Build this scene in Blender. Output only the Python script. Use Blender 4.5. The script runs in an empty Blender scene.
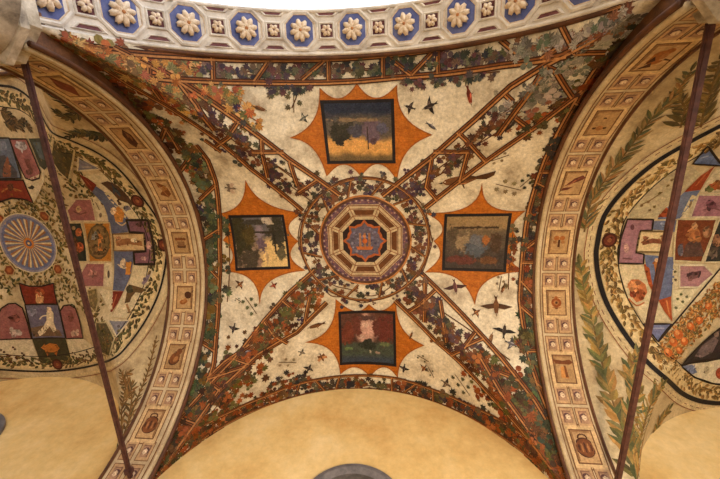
import bpy, bmesh, math, random
from mathutils import Vector, Matrix, noise, geometry
random.seed(7)
PI = math.pi
SC = bpy.context.scene
COL = SC.collection
# ------------------------------------------------------------------ place
FL = 4.54                       # height of the rod datum above the paving
ZS = FL - .951                  # springing height of every arch
CAM = Vector((.447, -1.745, FL - 2.94))
F = 373.2
RW = [[0.99459168, 0.03111, 0.09909367], [-0.00238308, 0.96067083, -0.27767943], [-0.103835, 0.27594151, 0.95554936]]
RX, RY, RZ = Vector(RW[0]), Vector(RW[1]), Vector(RW[2])
YW = 1.494                      # plane of the back wall
YI, YO = -2.497, -2.901         # courtyard arch soffit, inner and outer edge
XLI, XLO, XRI, XRO = -1.99, -2.427, 2.014, 2.387

def s2l(c):
    return tuple(((v/255)/12.92 if v/255 <= .04045 else (((v/255)+.055)/1.055)**2.4) for v in c)

# ------------------------------------------------------------------ vault surfaces (height fields)
def vault(x, y, xc, a, r, dome, soft):
    X, Y = (x-xc)/a, (y+.5)/2.07
    A = ZS + 2.18*math.sqrt(max(0, 1-Y*Y)); B = ZS + r*math.sqrt(max(0, 1-X*X))
    h = max(soft-abs(A-B), 0)/soft if soft > 0 else 0
    return max(A, B) + h*h*soft*.25 + dome*max(0, 1-X*X)*max(0, 1-Y*Y)
SURF = {
    'C': lambda x, y: vault(x, y, .012, 2.07, 2.16, .11, .03),
    'L': lambda x, y: vault(x, y, -4.42, 2.07, 2.15, .10, .12),
    'R': lambda x, y: vault(x, y, 4.52, 2.09, 2.10, .10, .12),
}
def ray(px, py):
    d = RX*((px-360)/F) + RY*((py-239.5)/F) + RZ
    return d
_cache = {}
def up(s, px, py):
    """where the painter put a point of the photograph: plan position on the vault"""
    k = (s, round(px, 2), round(py, 2))
    if k in _cache: return _cache[k]
    d = ray(px, py); f = SURF[s]
    t0, t = 1.2, 1.2
    step = .12
    def g(t):
        p = CAM+d*t
        return p.z-f(p.x, p.y)
    while g(t) < 0 and t < 9: t0 = t; t += step
    for _ in range(16):
        m = (t0+t)/2
        if g(m) < 0: t0 = m
        else: t = m
    p = CAM+d*t
    _cache[k] = (p.x, p.y)
    return p.x, p.y
def at(s, x, y, off):
    return Vector((x, y, SURF[s](x, y)-off))
_g = {}
def off(s, x, y, u, v):
    """plan position reached by walking u, v metres along the vault surface from (x, y)"""
    k = (s, round(x, 2), round(y, 2))
    if k not in _g:
        f = SURF[s]; e = .02
        gx, gy = (f(x+e, y)-f(x-e, y))/(2*e), (f(x, y+e)-f(x, y-e))/(2*e)
        g = math.hypot(gx, gy)
        _g[k] = (gx/g, gy/g, 1/math.sqrt(1+min(g, 4)**2)) if g > 1e-4 else (1, 0, 1)
    cx, cy, q = _g[k]
    a = u*cx+v*cy
    return x+u+cx*a*(q-1), y+v+cy*a*(q-1)
off_ = off
def band_pt(side, th, u, off):
    """th degrees along a transverse arch (90 = crown, 180 = courtyard), u 0..1 from the central bay outward"""
    t = math.radians(th)
    x = (XLI+(XLO-XLI)*u) if side == 'left' else (XRI+(XRO-XRI)*u)
    return Vector((x, -.467+(1.916-off)*math.cos(t), ZS+(2.159-off)*math.sin(t)))
def arch_pt(th, v, off, xc=0.):
    """th degrees along the courtyard arch (90 = crown, 180 = left), v 0..1 from vault to courtyard"""
    t = math.radians(th)
    return Vector((xc+(2.107-off)*math.cos(t), YI+(YO-YI)*v, ZS+(2.079-off)*math.sin(t)))

# ------------------------------------------------------------------ materials
def mat(name, rough=.7, spec=.3, metal=0.):
    m = bpy.data.materials.new(name); m.use_nodes = True
    n = m.node_tree; b = n.nodes['Principled BSDF']
    b.inputs['Roughness'].default_value = rough
    b.inputs['Specular IOR Level'].default_value = spec
    b.inputs['Metallic'].default_value = metal
    return m, n, b
def mottled(name, c1, c2, scale=4., rough=.7, spec=.3, c3=None, bump=0., metal=0., detail=6., grit=.12):
    m, n, b = mat(name, rough, spec, metal)
    tc = n.nodes.new('ShaderNodeTexCoord')
    t = n.nodes.new('ShaderNodeTexNoise'); t.inputs['Scale'].default_value = scale; t.inputs['Detail'].default_value = detail
    t.inputs['Roughness'].default_value = .65
    n.links.new(tc.outputs['Object'], t.inputs['Vector'])
    r = n.nodes.new('ShaderNodeValToRGB')
    r.color_ramp.elements[0].position = .32; r.color_ramp.elements[1].position = .68
    r.color_ramp.elements[0].color = (*s2l(c1), 1); r.color_ramp.elements[1].color = (*s2l(c2), 1)
    gt = n.nodes.new('ShaderNodeTexNoise'); gt.inputs['Scale'].default_value = scale*9; gt.inputs['Detail'].default_value = 5; gt.inputs['Roughness'].default_value = .8
    n.links.new(tc.outputs['Object'], gt.inputs['Vector'])
    gm = n.nodes.new('ShaderNodeMapRange'); gm.inputs[1].default_value = .3; gm.inputs[2].default_value = .7; gm.inputs[3].default_value = 1-grit; gm.inputs[4].default_value = 1+grit*.5
    n.links.new(gt.outputs['Fac'], gm.inputs[0])
    gs = n.nodes.new('ShaderNodeVectorMath'); gs.operation = 'SCALE'
    n.links.new(r.outputs['Color'], gs.inputs[0]); n.links.new(gm.outputs[0], gs.inputs['Scale'])
    if c3:
        e = r.color_ramp.elements.new(.5); e.color = (*s2l(c3), 1)
    n.links.new(t.outputs['Fac'], r.inputs['Fac']); n.links.new(gs.outputs[0], b.inputs['Base Color'])
    if bump:
        u = n.nodes.new('ShaderNodeBump'); u.inputs['Strength'].default_value = bump; u.inputs['Distance'].default_value = .02
        n.links.new(t.outputs['Fac'], u.inputs['Height']); n.links.new(u.outputs['Normal'], b.inputs['Normal'])
    return m
def paint_mat():
    m, n, b = mat('fresco_paint', .6, .16)
    a = n.nodes.new('ShaderNodeAttribute'); a.attribute_name = 'Col'
    tc = n.nodes.new('ShaderNodeTexCoord')
    t = n.nodes.new('ShaderNodeTexNoise'); t.inputs['Scale'].default_value = 14; t.inputs['Detail'].default_value = 6; t.inputs['Roughness'].default_value = .7
    n.links.new(tc.outputs['Object'], t.inputs['Vector'])
    mr = n.nodes.new('ShaderNodeMapRange'); mr.inputs[1].default_value = .25; mr.inputs[2].default_value = .75
    mr.inputs[3].default_value = .62; mr.inputs[4].default_value = 1.28
    n.links.new(t.outputs['Fac'], mr.inputs[0])
    t2 = n.nodes.new('ShaderNodeTexNoise'); t2.inputs['Scale'].default_value = 55; t2.inputs['Detail'].default_value = 3
    n.links.new(tc.outputs['Object'], t2.inputs['Vector'])
    m2 = n.nodes.new('ShaderNodeMapRange'); m2.inputs[1].default_value = .3; m2.inputs[2].default_value = .7; m2.inputs[3].default_value = .78; m2.inputs[4].default_value = 1.18
    n.links.new(t2.outputs['Fac'], m2.inputs[0])
    mm = n.nodes.new('ShaderNodeMath'); mm.operation = 'MULTIPLY'; n.links.new(mr.outputs[0], mm.inputs[0]); n.links.new(m2.outputs[0], mm.inputs[1])
    x = n.nodes.new('ShaderNodeVectorMath'); x.operation = 'SCALE'
    n.links.new(a.outputs['Color'], x.inputs[0]); n.links.new(mm.outputs[0], x.inputs['Scale'])
    n.links.new(x.outputs[0], b.inputs['Base Color'])
    return m
PAINT = paint_mat()
M_CREAM = mottled('cream_fresco_ground', (160, 142, 118), (234, 222, 200), 3.6, .5, .4, (214, 200, 174), .08, detail=9, grit=.42)
M_CREAML = mottled('grotesque_fresco_ground', (160, 136, 100), (214, 194, 156), 3., .6, .3, (196, 174, 134), .06, grit=.35)
M_BAND = mottled('arch_band_stucco', (172, 148, 116), (212, 192, 158), 5., .65, .25, (198, 176, 140), .08, grit=.25)
M_STUCCO = mottled('white_stucco', (178, 166, 154), (232, 224, 214), 6., .6, .3, (212, 203, 192), .12)
M_WALL = mottled('ochre_limewash', (206, 162, 98), (234, 206, 150), 1.5, .85, .15, (224, 190, 126), .05, detail=8)
M_MARBLE = mottled('weathered_marble', (120, 108, 92), (226, 216, 198), 7., .5, .35, (186, 172, 150), .25)
M_IRON = mottled('rusty_iron', (62, 38, 34), (104, 66, 58), 18., .55, .4, (82, 50, 46), .1)
M_STONE = mottled('grey_stone', (86, 82, 84), (130, 124, 124), 9., .7, .3, None, .1)
M_MOULD = mottled('brown_painted_moulding', (62, 36, 22), (104, 62, 34), 8., .55, .35)
M_SIDE = mottled('russet_fresco_edge', (70, 44, 28), (124, 80, 46), 9., .55, .35, (96, 60, 34), .05, grit=.4)
M_PAVE = mottled('sandstone_paving', (120, 110, 98), (150, 138, 124), 2., .8, .2)
M_COURT = mottled('courtyard_paving', (204, 200, 192), (226, 222, 214), 2., .8, .2)
M_ROOF = mottled('roof_slab_masonry', (110, 92, 74), (140, 120, 98), 3., .9, .1)
M_BLUE = mottled('blue_coffer_paint', (70, 80, 136), (112, 120, 166), 9., .6, .3, (88, 98, 152))
M_MAROON = mottled('maroon_coffer_paint', (84, 44, 52), (124, 76, 78), 9., .6, .3)
M_GILT = mottled('worn_gilt_stucco', (196, 166, 138), (238, 224, 204), 30., .5, .4, (222, 200, 174))
M_GILTD = mottled('dark_gilding', (150, 90, 40), (196, 132, 66), 30., .4, .5)
M_GLASS = mottled('dark_leaded_glass', (30, 30, 34), (60, 58, 58), 3., .15, .6)

# ------------------------------------------------------------------ objects
def tag(o, label=None, cat=None, group=None, kind=None):
    if label: o['label'] = label
    if cat: o['category'] = cat
    if group: o['group'] = group
    if kind: o['kind'] = kind
    return o
def thing(name, label, cat, loc, group=None):
    o = bpy.data.objects.new(name, None); COL.objects.link(o)
    o.location = loc; o.empty_display_size = .05
    return tag(o, label, cat, group)
def link(name, me, m, parent=None):
    o = bpy.data.objects.new(name, me); COL.objects.link(o)
    if m: me.materials.append(m)
    if parent:
        o.parent = parent
        o.matrix_parent_inverse = Matrix.Translation(-Vector(parent.location))
    return o
class P:
    """a layer of paint: polygons lying on a surface, each with its own pigment"""
    def __init__(s): s.v = []; s.f = []; s.c = []
    def poly(s, pts, c):
        i = len(s.v); s.v += [tuple(p) for p in pts]; s.f.append(tuple(range(i, i+len(pts)))); s.c.append(c)
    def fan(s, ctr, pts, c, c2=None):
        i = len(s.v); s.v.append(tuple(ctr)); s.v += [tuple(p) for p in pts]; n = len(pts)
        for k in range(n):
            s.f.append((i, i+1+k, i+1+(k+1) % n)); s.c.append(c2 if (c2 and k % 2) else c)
    def build(s, name, parent=None, m=None):
        me = bpy.data.meshes.new(name); me.from_pydata(s.v, [], s.f)
        at_ = me.color_attributes.new('Col', 'FLOAT_COLOR', 'CORNER')
        buf = []
        for f, c in zip(s.f, s.c):
            l = (*s2l(c), 1.)
            for _ in f: buf += l
        at_.data.foreach_set('color', buf)
        me.update()
        return link(name, me, m or PAINT, parent)
def jit(c, a=10):
    d = random.uniform(-a, a)
    return tuple(max(0, min(255, v+d+random.uniform(-a*.4, a*.4))) for v in c)

def shade(c, lo, hi):
    k = random.uniform(lo, hi)
    return jit(tuple(v*k for v in c), 7)

def fill(p, s, poly, c, off, maxlen=.13, var=0):
    """drape a plan polygon over vault s"""
    if len(poly) < 3: return
    tri = geometry.tessellate_polygon([[Vector((x, y, 0)) for x, y in poly]])
    V = [tuple(q) for q in poly]; idx = {}
    T = [tuple(t) for t in tri]
    def mid(a, b):
        k = (min(a, b), max(a, b))
        if k not in idx:
            idx[k] = len(V); V.append(((V[a][0]+V[b][0])/2, (V[a][1]+V[b][1])/2))
        return idx[k]
    def L(a, b): return math.hypot(V[a][0]-V[b][0], V[a][1]-V[b][1]) > maxlen
    for _ in range(6):
        out = []; ch = False
        for a, b, q in T:
            e = [L(a, b), L(b, q), L(q, a)]
            n = sum(e)
            if n == 0: out.append((a, b, q)); continue
            ch = True
            while n == 1 and not e[0] or n == 2 and e[2]:
                a, b, q = b, q, a; e = e[1:]+e[:1]
            if n == 1: m_ = mid(a, b); out += [(a, m_, q), (m_, b, q)]
            elif n == 2: m1 = mid(a, b); m2 = mid(b, q); out += [(a, m1, q), (m1, m2, q), (m1, b, m2)]
            else:
                m1, m2, m3 = mid(a, b), mid(b, q), mid(q, a)
                out += [(a, m1, m3), (m1, b, m2), (m3, m2, q), (m1, m2, m3)]
        T = out
        if not ch: break
    i = len(p.v); p.v += [tuple(at(s, x, y, off)) for x, y in V]
    for t in T: p.f.append(tuple(i+k for k in t)); p.c.append(jit(c, var) if var else c)
def U(s, pts): return [up(s, *q) for q in pts]
def pxfill(p, s, pts, c, off, **k): fill(p, s, U(s, pts), c, off, **k)
def resample(pts, d):
    out = [pts[0]]
    for a, b in zip(pts, pts[1:]):
        n = max(1, int(math.hypot(b[0]-a[0], b[1]-a[1])/d))
        for k in range(1, n+1): out.append((a[0]+(b[0]-a[0])*k/n, a[1]+(b[1]-a[1])*k/n))
    return out
def smooth(pts, n=6):
    """Catmull-Rom through the points"""
    P_ = [pts[0]]+list(pts)+[pts[-1]]; out = []
    for i in range(1, len(P_)-2):
        a, b, c, d = P_[i-1:i+3]
        for k in range(n):
            t = k/n
            out.append(tuple(.5*(2*b[j]+(c[j]-a[j])*t+(2*a[j]-5*b[j]+4*c[j]-d[j])*t*t+(3*b[j]-a[j]-3*c[j]+d[j])*t**3) for j in (0, 1)))
    out.append(tuple(pts[-1])); return out
def ribbon(p, s, pts, w, c, off, side=0., closed=False, var=0, d=.06):
    """plan polyline -> strip of width w shifted sideways"""
    pts = resample(pts, d); n = len(pts); A = []
    for i in range(n):
        if closed: a, b = pts[i-1 if i else n-2], pts[(i+1) if i < n-1 else 1]
        else: a, b = pts[max(0, i-1)], pts[min(n-1, i+1)]
        dx, dy = b[0]-a[0], b[1]-a[1]; L = math.hypot(dx, dy) or 1
        nx, ny = -dy/L, dx/L; x, y = pts[i]
        A.append((off_(s, x, y, nx*(side+w/2), ny*(side+w/2)), off_(s, x, y, nx*(side-w/2), ny*(side-w/2))))
    for (a, b), (c2, d2) in zip(A, A[1:]):
        p.poly([at(s, *a, off), at(s, *b, off), at(s, *d2, off), at(s, *c2, off)], jit(c, var) if var else c)
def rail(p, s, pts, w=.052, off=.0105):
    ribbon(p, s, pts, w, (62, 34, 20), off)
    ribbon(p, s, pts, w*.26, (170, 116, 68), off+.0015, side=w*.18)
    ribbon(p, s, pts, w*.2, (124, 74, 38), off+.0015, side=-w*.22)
def disc(p, s, x, y, r, c, off, n=10, rx=None, ang=0.):
    rx = rx or r; ca, sa = math.cos(ang), math.sin(ang)
    pts = []
    for k in range(n):
        a = 2*PI*k/n; u, v = rx*math.cos(a), r*math.sin(a)
        pts.append(off_(s, x, y, u*ca-v*sa, u*sa+v*ca))
    if max(r, rx) > .1: fill(p, s, pts, c, off)
    else: p.poly([at(s, *q, off) for q in pts], c)
VINE = [(0, 1.), (.3, .62), (.62, .92), (.95, .45), (1.35, .72), (1.8, .38), (2.2, .5), (2.6, .3), (PI, .12)]
VINE = VINE+[(-a, r) for a, r in reversed(VINE[1:-1])]
def leaf(p, s, x, y, size, ang, c, off):
    pts = []
    for a, r in VINE:
        a2 = a+ang; pts.append(at(s, *off_(s, x, y, size*r*math.cos(a2), size*r*math.sin(a2)), off))
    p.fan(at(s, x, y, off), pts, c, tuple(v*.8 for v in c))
def trefoil(p, s, x, y, size, ang, c, off):
    for k in range(3):
        a = ang+k*2.1
        disc(p, s, *off_(s, x, y, size*.55*math.cos(a), size*.55*math.sin(a)), size*.48, jit(c, 6), off, 7)
def slim(p, s, x, y, L, w, ang, c, off, c2=None):
    """lanceolate leaf from (x,y)"""
    ca, sa = math.cos(ang), math.sin(ang)
    def q(u, v): return at(s, *off_(s, x, y, u*L*ca-v*w*sa, u*L*sa+v*w*ca), off)
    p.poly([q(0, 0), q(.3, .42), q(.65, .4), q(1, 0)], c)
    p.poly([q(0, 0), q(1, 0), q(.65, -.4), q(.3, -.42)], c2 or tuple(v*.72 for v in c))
def grapes(p, s, x, y, size, ang):
    for k in range(15):
        t = (k/15); r = (1-t)*.5
        a = ang
        u = t*1.1*size; v = random.uniform(-r, r)*size
        disc(p, s, *off_(s, x, y, u*math.cos(a)-v*math.sin(a), u*math.sin(a)+v*math.cos(a)), size*.15, jit((58, 44, 66), 14), .0085+.0001*k, 7)
# ------------------------------------------------------------------ structure: vaults
def vault_obj(name, s, x0, x1, y0, y1, m):
    n = 120
    me = bpy.data.meshes.new(name); v = []; f = []
    for j in range(n+1):
        for i in range(n+1):
            x = x0+(x1-x0)*i/n; y = y0+(y1-y0)*j/n
            v.append((x, y, SURF[s](x, y)))
    for j in range(n):
        for i in range(n):
            a = j*(n+1)+i; q = (a, a+1, a+n+2, a+n+1)
            if (i < n/2) == (j < n/2): f += [(q[0], q[1], q[2]), (q[0], q[2], q[3])]
            else: f += [(q[0], q[1], q[3]), (q[1], q[2], q[3])]
    me.from_pydata(v, [], f)
    me.polygons.foreach_set('use_smooth', [True]*len(f))
    o = link(name, me, m); tag(o, kind='structure'); return o
vault_obj('ceiling', 'C', XLI-.1, XRI+.1, YI-.01, YW+.02, M_CREAM)['label'] = 'cream frescoed groin vault over the central bay'
vault_obj('ceiling.001', 'L', -6.42, XLO+.1, YI-.01, YW+.02, M_CREAML)['label'] = 'grotesque frescoed vault of the bay on the left'
vault_obj('ceiling.002', 'R', XRO-.1, 6.6, YI-.01, YW+.02, M_CREAML)['label'] = 'grotesque frescoed vault of the bay on the right'

def strip_solid(name, fn, ths, us, depth, m, parent=None, kind='structure', side_m=None):
    """an arch ring: soffit fn(th,u,off) plus its two faces going up by depth"""
    v = []; f = []; rows = []
    for th in ths:
        row = []
        for u, off in [(us[0], -depth)]+[(u, 0) for u in us]+[(us[-1], -depth)]:
            row.append(len(v)); v.append(tuple(fn(th, u, off)))
        rows.append(row)
    for a, b in zip(rows, rows[1:]):
        for i in range(len(a)-1): f.append((a[i], a[i+1], b[i+1], b[i]))
        f.append((a[-1], a[0], b[0], b[-1]))
    f.append(tuple(rows[0])); f.append(tuple(reversed(rows[-1])))
    me = bpy.data.meshes.new(name); me.from_pydata(v, [], f)
    o = link(name, me, m, parent)
    if side_m:
        me.materials.append(side_m); k = len(us)+2
        for j, q in enumerate(me.polygons):
            if j < k*(len(ths)-1) and j % k in (0, k-2): q.material_index = 1
    if kind: tag(o, kind=kind)
    return o
TH = [i*2.5 for i in range(73)]
US = [0, .25, .5, .75, 1]
THB = [i*2.5 for i in range(68)]          # bands stop on the capitals at the courtyard end
THA = [13+i*2.2 for i in range(71)]        # arches stand on the capitals
def tube(name, pts, r, m, parent=None, n=8):
    bm = bmesh.new(); rings = []
    for i, p in enumerate(pts):
        a, b = pts[max(0, i-1)], pts[min(len(pts)-1, i+1)]
        d = (b-a).normalized(); h = d.cross(Vector((0, 0, 1)))
        if h.length < .05: h = d.cross(Vector((1, 0, 0)))
        h.normalize(); k = d.cross(h)
        rings.append([bm.verts.new(p+h*r*math.cos(2*PI*j/n)+k*r*math.sin(2*PI*j/n)) for j in range(n)])
    for a, b in zip(rings, rings[1:]):
        for j in range(n): bm.faces.new((a[j], a[(j+1) % n], b[(j+1) % n], b[j]))
    bm.faces.new(rings[0]); bm.faces.new(list(reversed(rings[-1])))
    bmesh.ops.recalc_face_normals(bm, faces=bm.faces)
    me = bpy.data.meshes.new(name); bm.to_mesh(me); bm.free()
    me.polygons.foreach_set('use_smooth', [True]*len(me.polygons))
    return link(name, me, m, parent)
BANDS = {}
for i, side in enumerate(('left', 'right')):
    o = strip_solid('trim_%d' % (i+1), lambda th, u, off, s=side: band_pt(s, th, u, off), THB, US, .3, M_BAND, side_m=M_SIDE)
    o['label'] = '%s painted transverse arch band' % side
    BANDS[side] = o
    tube('edge_moulding', [band_pt(side, t, -.02, -.012) for t in THB], .026, M_BAND, o)
    tube('dark_moulding', [band_pt(side, t, -.11, -.03) for t in THB], .022, M_MOULD, o)
    tube('outer_line', [band_pt(side, t, 1.0, .0) for t in THB], .014, M_MOULD, o)
    # painted border lines on the soffit
    p = P()
    for u0, u1, c in ((.03, .06, (120, 84, 50)), (.94, .975, (110, 78, 48))):
        for t0, t1 in zip(THB, THB[1:]):
            p.poly([band_pt(side, t0, u0, .003), band_pt(side, t0, u1, .003), band_pt(side, t1, u1, .003), band_pt(side, t1, u0, .003)], c)
    p.build('border_line', o)
ARCHES = []
for i, xc in enumerate((0, -4.42, 4.52)):
    o = strip_solid('trim_%d' % (3+i), lambda th, u, off, x=xc: arch_pt(th, u, off, x), THA, US, .1, M_STUCCO)
    o['label'] = 'white stucco courtyard arch over the %s bay' % ('central', 'left', 'right')[i]
    ARCHES.append(o)
    tube('brown_moulding', [arch_pt(t, -.04, -.015, xc) for t in THA], .024, M_MOULD, o)
    tube('lower_lip', [arch_pt(t, .03, .0, xc) for t in THA], .018, M_STUCCO, o)
    tube('upper_lip', [arch_pt(t, .97, .0, xc) for t in THA], .018, M_STUCCO, o)

def box(name, x0, x1, y0, y1, z0, z1, m, parent=None, kind=None, bev=0.):
    bm = bmesh.new(); bmesh.ops.create_cube(bm, size=1)
    for v in bm.verts:
        v.co = Vector(((x0+x1)/2+v.co.x*(x1-x0), (y0+y1)/2+v.co.y*(y1-y0), (z0+z1)/2+v.co.z*(z1-z0)))
    if bev: bmesh.ops.bevel(bm, geom=bm.edges[:], offset=bev, segments=2, affect='EDGES')
    me = bpy.data.meshes.new(name); bm.to_mesh(me); bm.free()
    o = link(name, me, m, parent)
    if kind: tag(o, kind=kind)
    return o
# back wall with two round openings
def ring_wall():
    name = 'wall_back'
    holes = [(.02, FL-.49, .46), (-4.62, FL-.05, .46)]
    def cell(x0, x1, z0, z1, cx, cz, r, V, Fc, y):
        n = 48; i0 = len(V)
        def sq(a):
            c, s = math.cos(a), math.sin(a); k = 1/max(abs(c)/(h if c > 0 else g), abs(s)/(u if s > 0 else d))
            return cx+c*k, cz+s*k
        h, g, u, d = x1-cx, cx-x0, z1-cz, cz-z0
        A = [2*PI*k/n for k in range(n)]+[math.atan2(q, w) % (2*PI) for q, w in ((u, h), (u, -g), (-d, -g), (-d, h))]
        A.sort(); m = len(A)
        for a in A:
            V.append((cx+r*math.cos(a), y, cz+r*math.sin(a))); X, Z = sq(a); V.append((X, y, Z))
        for k in range(m):
            a, b = i0+2*k, i0+2*((k+1) % m); Fc.append((a, a+1, b+1, b))
    V, Fc = [], []
    z0, z1 = FL-1.6, FL+1.6
    def quad(x0, x1, za, zb):
        i = len(V); V.extend([(x0, YW, za), (x1, YW, za), (x1, YW, zb), (x0, YW, zb)]); Fc.append((i, i+1, i+2, i+3))
    quad(-6.6, 6.8, 0, z0); quad(-6.6, -6.2, z0, z1); quad(-2.2, -1.2, z0, z1); quad(1.4, 6.8, z0, z1)
    cell(-6.2, -2.2, z0, z1, *holes[1], V, Fc, YW); cell(-1.2, 1.4, z0, z1, *holes[0], V, Fc, YW)
    me = bpy.data.meshes.new(name); me.from_pydata(V, [], Fc)
    o = link(name, me, M_WALL); tag(o, 'ochre limewashed back wall under the lunettes', None, None, 'structure')
    so = o.modifiers.new('thickness', 'SOLIDIFY'); so.thickness = .45; so.offset = -1 if me.polygons[0].normal.y < 0 else 1
    return o
ring_wall()
def oculus(k, cx, cz, r, label):
    w = thing('window_%d' % k, label, None, (cx, YW, cz)); tag(w, kind='structure')
    def ring(name, r0, r1, y0, y1, m):
        bm = bmesh.new(); n = 64; R_ = []
        for j in range(n):
            c, s = math.cos(2*PI*j/n), math.sin(2*PI*j/n)
            R_.append([bm.verts.new((cx+a*c, y, cz+a*s)) for a, y in ((r1, y1), (r1, y0), ((r0+r1)/2+.01, y0-.012), (r0, y0+.01), (r0, y1))])
        for j in range(n):
            a, b = R_[j], R_[(j+1) % n]
            for q in range(4): bm.faces.new((a[q], a[q+1], b[q+1], b[q]))
        me = bpy.data.meshes.new(name); bm.to_mesh(me); bm.free(); return link(name, me, m, w)
    ring('window_frame', r-.085, r+.02, YW-.035, YW+.3, M_STONE)
    ring('inner_frame', r-.15, r-.085, YW+.06, YW+.3, M_IRON)
    me = bpy.data.meshes.new('pane'); n = 48
    me.from_pydata([(cx+(r-.1)*math.cos(2*PI*j/n), YW+.16, cz+(r-.1)*math.sin(2*PI*j/n)) for j in range(n)], [], [tuple(range(n))])
    link('pane', me, M_GLASS, w)
    for a in (0, PI/3, 2*PI/3):
        d = Vector((math.cos(a), 0, math.sin(a)))*(r-.1)
        tube('glazing_bar', [Vector((cx, YW+.14, cz))-d, Vector((cx, YW+.14, cz))+d], .012, M_IRON, w)
    tube('glazing_ring', [Vector((cx+.2*math.cos(2*PI*j/32), YW+.14, cz+.2*math.sin(2*PI*j/32))) for j in range(33)], .012, M_IRON, w)
oculus(1, .02, FL-.49, .49, 'round stone-framed window in the central lunette')
oculus(2, -4.62, FL-.05, .49, 'round stone-framed window in the left lunette')

box('floor', -6.6, 6.8, -3.3, YW, -.2, 0, M_PAVE, kind='structure')
box('floor.001', -9.5, 12, -17, -3.3, -.3, -.1, M_COURT, kind='structure')['label'] = 'pale courtyard paving'
box('sun_block_left', -6.9, -6.45, -3.2, YW, 0, 6.5, M_WALL, kind='structure')  # added end wall, keeps direct sun out of the open left end
box('sun_block_right', 6.65, 7.1, -3.2, YW, 0, 6.5, M_WALL, kind='structure')  # added likewise to close the right end against the sun
box('shade_wall', -4.9, -4.5, -17, -3.3, -.3, 9.5, M_WALL, kind='structure')['label'] = 'unseen ochre wall added to shade the left bay'  # unseen wall put in to shade the paving and darken the left bay
box('ceiling.003', -6.9, 7.1, -2.95, YW+.4, FL+2.0, FL+2.4, M_ROOF, kind='structure')['label'] = 'roof slab added over the vaults to block sky light'  # unseen slab added so that sky light cannot pass the vaults
# spandrel wall over the courtyard arches
def spandrel():
    V, Fc = [], []
    for xc in (0, -4.42, 4.52):
        for t0, t1 in zip(THA, THA[1:]):
            i = len(V)
            for t in (t0, t1):
                for y in (YI-.0, YO):
                    v = 0 if y == YI else 1
                    V.append(tuple(arch_pt(t, v, -.08, xc))); q = arch_pt(t, v, -.08, xc); V.append((q.x, q.y, FL+2.2))
            Fc.append((i+2, i+3, i+7, i+6))
    me = bpy.data.meshes.new('trim_6'); me.from_pydata(V, [], Fc)
    o = link('trim_6', me, M_STUCCO); tag(o, 'courtyard face of the wall above the arches', None, None, 'structure')
spandrel()

# ------------------------------------------------------------------ columns with carved abacus
def lathe(name, prof, cx, cy, m, parent, n=40, flute=0.):
    bm = bmesh.new(); rings = []
    for r, z in prof:
        rings.append([bm.verts.new((cx+r*(1+flute*math.cos(j*2*PI/n*20))*math.cos(2*PI*j/n), cy+r*math.sin(2*PI*j/n), z)) for j in range(n)])
    for a, b in zip(rings, rings[1:]):
        for j in range(n): bm.faces.new((a[j], a[(j+1) % n], b[(j+1) % n], b[j]))
    bm.faces.new(list(reversed(rings[0]))); bm.faces.new(rings[-1])
    me = bpy.data.meshes.new(name); bm.to_mesh(me); bm.free()
    me.polygons.foreach_set('use_smooth', [True]*len(me.polygons))
    return link(name, me, m, parent)
def prism(name, prof, loops, m, parent):
    """stack of (polygon scale offset, z) outlines about a centre"""
    bm = bmesh.new(); rs = [[bm.verts.new((x, y, z)) for x, y in L] for L, z in loops]
    for a, b in zip(rs, rs[1:]):
        n = len(a)
        for j in range(n): bm.faces.new((a[j], a[(j+1) % n], b[(j+1) % n], b[j]))
    bm.faces.new(list(reversed(rs[0]))); bm.faces.new(rs[-1])
    bmesh.ops.recalc_face_normals(bm, faces=bm.faces)
    me = bpy.data.meshes.new(name); bm.to_mesh(me); bm.free()
    return link(name, me, m, parent)
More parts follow.
